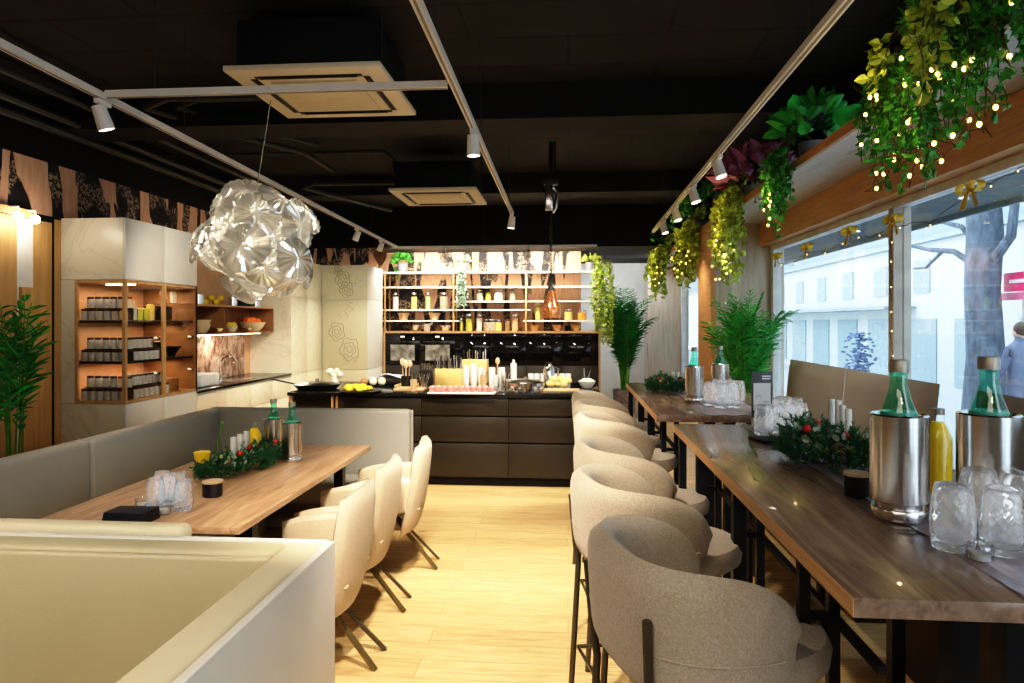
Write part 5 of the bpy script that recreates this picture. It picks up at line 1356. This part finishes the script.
napkins(tp_(769, 441, HT), .13, .13, .012, .25, 'dark blue napkin stack in front of the tumbler cluster')
P = tp_(762, 428, HT)
t = thing('menu_stand', 'charcoal table card with white panel in a clear stand', 'menu stand', P, .06)
part('stand', MB().box(-.055, .055, -.03, .03, 0, .004), 'acrylic', t)
part('card', MB().box(-.05, .05, .0, .003, .05, .275, .001), 'menu', t); part('card_foot', MB().box(-.05, .05, .0, .003, .005, .05), 'paper', t)
part('white_panel', MB().box(-.042, .042, -.0025, -.0015, .085, .22), 'paper', t)
part('print_lines', MB().box(.0, .042, -.0025, -.0015, .25, .257).box(.0, .042, -.0025, -.0015, .238, .245), 'paper', t)
sm = MB().tube([(-.02, -.003, .09), (-.01, -.003, .1), (0, -.003, .085)], .0015, 4).box(.005, .035, -.0034, -.0028, .13, .132).tube([(-.03, -.003, .15), (-.015, -.003, .165), (-.005, -.003, .15)], .001, 4).box(-.03, .02, -.0034, -.0028, .115, .116)
part('printed_marks', sm, 'menu', t)
# --- far bar table
P = tp_(694.5, 402, HT); cooler(P, 'steel wine cooler on the far bar table, left one', 'green water bottle in the left far cooler', s=1.08)
P = tp_(720, 398, HT); cooler(P, 'steel wine cooler on the far bar table, right one', 'green water bottle in the right far cooler', s=1.08)
for k, (px, py) in enumerate(((711, 406), (718, 402), (722, 408), (729, 403), (733, 408), (738, 404))):
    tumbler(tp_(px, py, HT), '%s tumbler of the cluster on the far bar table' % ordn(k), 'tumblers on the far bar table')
tealight(tp_(702, 405, HT), 'small glass tealight before the far coolers')
P = tp_(668, 391, HT); garland(P, .50, .26, .12, 'dark fir garland on the far bar table', 0, 5)
for k, px in enumerate((673, 678)): candle(tp_(px, 389, HT), .012, .13, ['left', 'right'][k] + ' white candle in the far garland')
tin(tp_(655, 387, HT), .028, .03, 'black tin at the far left of the far garland')
# --- low table
P = tp_(292, 461, LT); cooler(P, 'steel wine cooler on the low table, right one', 'green water bottle in the right low-table cooler', s=1.12, h=.215)
P = tp_(273.5, 456, LT); cooler(P, 'steel wine cooler on the low table, left one', 'green water bottle in the left low-table cooler', s=1.12, h=.215)
P = tp_(254.5, 459, LT); jbottle(P, 'yellow juice bottle beside the low-table coolers', h=.235, r=.046)
for k, (px, py) in enumerate(((155.5, 508), (168, 504), (183, 510), (178, 501), (162, 500))):
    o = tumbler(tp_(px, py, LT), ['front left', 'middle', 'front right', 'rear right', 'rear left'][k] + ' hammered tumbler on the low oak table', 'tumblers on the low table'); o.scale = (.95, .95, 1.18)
tealight(tp_(164, 514, LT), 'glass tealight in front of the low table tumblers', .027, .045)
tealight(tp_(142, 508, LT), 'clear tealight beside the dark napkins', .027, .045)
tin(tp_(212.5, 496, LT), .048, .068, 'black tin with pale wooden lid on the low oak table')
P = Vector((-1.93, 3.98, LT + .001)); garland(P, .84, .27, .15, 'long fir and eucalyptus garland on the low oak table', -.06, 9, 3, 3)
for k, (px, py) in enumerate(((233.5, 470), (240, 466), (246.5, 462))): candle(tp_(px, py, LT), .0185, .19, '%s white candle from left in the low-table garland' % ordn(k))
napkins(tp_(131, 521, LT), .19, .12, .05, .0, 'thick dark napkin stack on the near end of the low table')
p = tp_(202, 478, LT)
t = thing('juice_glass', 'stemmed glass of yellow juice beside the garland', 'glass', p)
part('glass_body', MB().lathe([(0, 0), (.035, 0), (.006, .008), (.006, .05), (.035, .075), (.048, .16)], n=20), 'tglass', t)
part('juice', MB().lathe([(0, .07), (.034, .078), (.045, .145), (0, .145)], n=20), 'orange_juice', t)
p = tp_(216, 470, LT)
t = thing('bud_vase', 'small glass vase with a thin pale flower stem', 'vase', p)
part('glass_body', MB().lathe([(0, 0), (.035, 0), (.04, .08), (.03, .14), (.035, .16)], n=18), 'tglass', t)
part('stem', MB().tube([(0, 0, .01), (.01, 0, .15), (.035, .0, .27)], .003, 5).ball((.036, 0, .275), .012, 8), 'stem', t)

# ================================================================== PALMS
def palm(label, loc, H, stems, nfr, frl, m, potr, poth, pot, spread=.9, ybias=0, stemh=.45, ll=.16, lw=.022, dens=2, name='potted_palm'):
    t = thing(name, label, 'plant', loc)
    part('pot', MB().lathe([(0, 0), (potr * .8, 0), (potr, poth), (potr * .9, poth), (potr * .88, poth * .9), (0, poth * .9)], n=24), pot, t)
    st, lf = MB(), MB()
    for k in range(nfr):
        a = k * 2.4 + ru(-.2, .2); base = Vector((ru(-.06, .06), ru(-.06, .06), poth * .9)); hs = stemh * ru(.75, 1.15)
        out = Vector((cos(a), sin(a), 0)); lean = ru(.05, 1) ** .8 * spread; L = frl * ru(.7, 1.2)
        p = base; d = (out * lean * .22 + Vector((0, 0, 1))).normalized(); pts = [p.copy()]; n = 22; seg = (hs + L) / n
        for i in range(n):
            f = i / n; d = (d + out * .018 * lean * 3 * f + Vector((0, 0, -.11 * f * f * (1 + lean)))).normalized()
            p = p + d * seg; pts.append(p.copy())
        st.tube(pts, [.008 * (1 - .8 * i / n) + .001 for i in range(n + 1)], 5, False)
        i0 = int(n * hs / (hs + L))
        for i in range(i0, n):
            for sub in ((0, .5) if dens == 2 else (0,)):
                q = pts[i].lerp(pts[i + 1], sub); dd = (pts[i + 1] - pts[i]).normalized(); f = (i + sub - i0) / (n - i0)
                s = dd.cross(Vector((0, 0, 1)))
                if s.length < .05: s = out.cross(Vector((0, 0, 1)))
                s.normalize(); wl = ll * (sin(pi * (.15 + .8 * f)) ** .7)
                for sg in (-1, 1):
                    ld = (s * sg + dd * ru(.5, 1.1) + Vector((0, 0, ru(-.5, .25))) + rv() * .18).normalized(); leaf(lf, q, ld, Vector((0, 0, 1)) + rv() * .3, wl * ru(.8, 1.15), lw, 'long')
    part('stems', st, 'stem', t, normals=False); part('fronds', lf, m, t, normals=False)
    return t
p = W(746, 390, Y=6.85)
palm('bright green palm in front of the wooden column', (p.x - .02, p.y - .08, .0), 1.8, 1, 36, .72, 'palm', .17, .55, 'pot', .68, stemh=.60, ll=.19, lw=.017)
p = W(622, 411, Y=12.3)
palm('dark green palm by the rear white wall', (p.x + .05, p.y, 0), 2.2, 1, 38, 1.15, 'palm2', .22, .42, 'potlilac', .8, stemh=.6, ll=.27)
palm('leafy palm in front of the pine panelling at far left', (-4.0, 4.62, 0), 1.7, 1, 10, .66, 'palm', .16, .4, 'pot', .25, stemh=.62, ll=.24, lw=.038, dens=1)

# ================================================================== LEDGE PLANTS
def ledge(px): return W(px, 200, X=LEDX).y
TR = 'hanging from the window ledge'
yA, yB, yC = 2.86, 4.85, 6.35
trailing('huge trailing ivy nearest the camera on the window ledge', (LEDX, yA, LZ), .58, 85, (.10, .52), ls=.042, mats=('ivy', 'ivy'), bush=420, bushr=.38, potr=.11, poth=.15, drop=.2)
trailing('variegated spider plant mixed into the nearest ivy', (LEDX - .04, yA - .16, LZ), .34, 16, (.0, .30), ls=.048, mats=('varieg', 'varieg'), bush=90, bushr=.34, potr=.08, poth=.13, drop=.32, shape='long')
trailing('ivy with broad bright leaves in a grey pot, second on the ledge', (LEDX, yB, LZ), .16, 30, (.2, .52), ls=.045, mats=('ivy', 'ivy2'), bush=60, bushr=.27, bushls=.15, potr=.10, poth=.15, drop=.22, extra='oval')
trailing('yellow-green trailing plant with purple leaves on top', (LEDX, yC, LZ), .36, 52, (.25, .85), ls=.055, mats=('varieg', 'purple'), bush=120, bushr=.30, bushls=.20, potr=.11, poth=.15, drop=.2, extra='long', shape='oval')
trailing('small grey potted plant right of the purple leaves', (LEDX, yC - .6, LZ), .1, 4, (.02, .1), ls=.03, mats=('eucal', 'eucal'), bush=80, bushr=.13, potr=.12, poth=.16)
trailing('green trailing plant on the ledge past the wooden column', (LEDX, 8.5, LZ), .65, 44, (.1, .66), ls=.07, mats=('varieg', 'ivy'), bush=260, bushr=.5, potr=.11, poth=.15, drop=.2, shape='oval')
trailing('farthest leafy ledge plant near the rear wall', (LEDX, 11.0, LZ), .8, 40, (.15, .7), ls=.08, mats=('varieg', 'ivy'), bush=160, bushr=.45, potr=.11, poth=.15, drop=.2, shape='oval')
def zig(y0, z0, z1, n, w):
    pts = []
    for k in range(n): pts.append((LEDX - .27 - ru(0, .04), y0 + w * (k / (n - 1) - .5) * 2 + ru(-.5, .5) * w / n, ru(z0 - .3, z0 - .1) if k % 2 == 0 else ru(z1, z1 + .22)))
    return pts
fairy('string of warm fairy lights in the nearest ivy', zig(yA, 2.9, 2.3, 12, .50), 26, jit=.09)
fairy('lower loop of fairy lights below the nearest ivy', zig(yA, 2.5, 2.16, 8, .45), 13, jit=.07)
fairy('fairy lights in the second ledge ivy', zig(yB, 2.7, 2.25, 5, .13), 8, jit=.06)
fairy('fairy lights in the purple-topped plant', zig(yC, 2.8, 1.95, 9, .3), 24, jit=.08)
fairy('fairy lights on the plants past the column', zig(8.5, 2.8, 2.1, 10, .5), 22, jit=.1)
fairy('fairy lights on the farthest ledge plant', zig(11.0, 2.8, 2.05, 9, .6), 24, jit=.1)
for x, y, z, e in ((1.22, yA, 2.5, 1.6), (1.30, yC, 2.5, 2.5), (1.28, 8.5, 2.6, 3), (1.28, 11.0, 2.6, 3), (1.32, yB, 2.5, 1)):
    pl = bpy.data.lights.new('fairy_glow', 'POINT'); pl.energy = e; pl.color = (1, .72, .30); pl.shadow_soft_size = .01
    o = bpy.data.objects.new('fairy_glow_lamp', pl); COL.objects.link(o); o.location = (x, y, z)
# bows on the window
for k, (px, py) in enumerate(((777, 258), (807, 249), (849, 233), (893, 222), (970, 191))):
    p = W(px, py, X=2.06); mb = MB()
    for s in (-1, 1):
        g = [[mb.bm.verts.new((p.x + (j - .5) * .03, p.y + s * (.030 - .030 * cos(2 * pi * i / 12)), p.z + .02 * sin(2 * pi * i / 12) + .012)) for j in (0, 1)] for i in range(12)]
        for i in range(12): mb.bm.faces.new((g[i][0], g[(i + 1) % 12][0], g[(i + 1) % 12][1], g[i][1]))
        mb.poly([(p.x, p.y, p.z + .012), (p.x, p.y + s * .018, p.z + .008), (p.x - .005, p.y + s * .05, p.z - .055), (p.x, p.y + s * .025, p.z - .06)], [(0, 1, 2, 3)])
    mb.ball((p.x, p.y, p.z + .012), .011, 8)
    mb.xf(Matrix.Translation(p) @ Matrix.Diagonal((1.3, 1.7, 1.5, 1)) @ Matrix.Translation(-p))
    solo('gold_bow', mb, 'gold', '%s gold ribbon bow from the left on the window' % ordn(k), 'bow', 'gold bows on the window', normals=False)
pts = [W(px, py, X=2.07) for px, py in ((777, 262), (792, 266), (807, 252), (828, 252), (849, 237), (871, 237), (893, 226), (930, 222), (970, 195), (1000, 178), (1040, 160))]
fairy('fine light chain strung between the gold bows', pts, 12, jit=.01, bs=.4)
pts = [W(892, py, X=2.06) for py in (230, 270, 310, 350, 380)]
fairy('fine light chain hanging down the window mullion', pts, 7, jit=.012, bs=.45)

# ================================================================== LIGHTING
w = bpy.data.worlds.new('sky'); SC.world = w; w.use_nodes = True
nt = w.node_tree; bg = nt.nodes['Background']
tc = nt.nodes.new('ShaderNodeTexCoord'); sp = nt.nodes.new('ShaderNodeSeparateXYZ'); nt.links.new(tc.outputs['Generated'], sp.inputs[0])
r = ramp(nt, sp.outputs[2], [(.0, (.82, .92, 1)), (.6, (.70, .86, 1))])
nt.links.new(r, bg.inputs[0]); bg.inputs[1].default_value = 4.0
def area(name, loc, aim, sx, sy, e, col):
    l = bpy.data.lights.new(name, 'AREA'); l.shape = 'RECTANGLE'; l.size = sx; l.size_y = sy; l.energy = e; l.color = col
    o = bpy.data.objects.new(name, l); COL.objects.link(o); o.location = loc
    o.rotation_euler = (Vector(aim) - Vector(loc)).to_track_quat('-Z', 'Y').to_euler(); return o
# added fill lamp, unseen, in the part of the restaurant behind the viewpoint
area('rear_fill_light', (-1.0, -1.8, 3.3), (-1.0, 2.5, .8), 4, 1.5, 55, (1, .90, .78))
# cabinet and niche lighting
for z, e in ((Z1 - .05, 4), (SHZ[0] - .05, 3), (SHZ[1] - .05, 3)):
    area('cabinet_strip', (-4.1, 6.16, z), (-4.1, 6.16, 0), .2, 1.0, e, (1, .72, .48))
area('niche_strip', (-4.2, 8.0, 1.455), (-4.25, 8.0, 0), .1, 2.0, 16, (1, .80, .6))
area('shelf_front_wash', (-1.3, 10.9, 2.79), (-1.3, 11.8, 1.7), 3.2, .1, 95, (1, .88, .72))  # added wash lamp without fixture, brightens the shelving
area('alcove_fill', (1.2, 12.6, 2.8), (1.0, 13.6, 1.0), 1.2, .3, 36, (.90, .94, 1))  # added fill lamp, brightens the white alcove wall

SC.view_settings.view_transform = 'Standard'
SC.view_settings.look = 'None'
SC.view_settings.exposure = 0.0
SC.view_settings.gamma = 1.0
SC.view_settings.use_curve_mapping = True
cv = SC.view_settings.curve_mapping.curves[3]
cv.points[0].location = (0, 0); cv.points[1].location = (1, 1)
for x, y in ((.02, .010), (.10, .093), (.35, .42), (.65, .78)): cv.points.new(x, y)
SC.view_settings.curve_mapping.update()
SC.cycles.use_denoising = True
SC.cycles.sample_clamp_indirect = 6
SC.cycles.max_bounces = 10
SC.cycles.transparent_max_bounces = 24
SC.cycles.caustics_reflective = False; SC.cycles.caustics_refractive = False
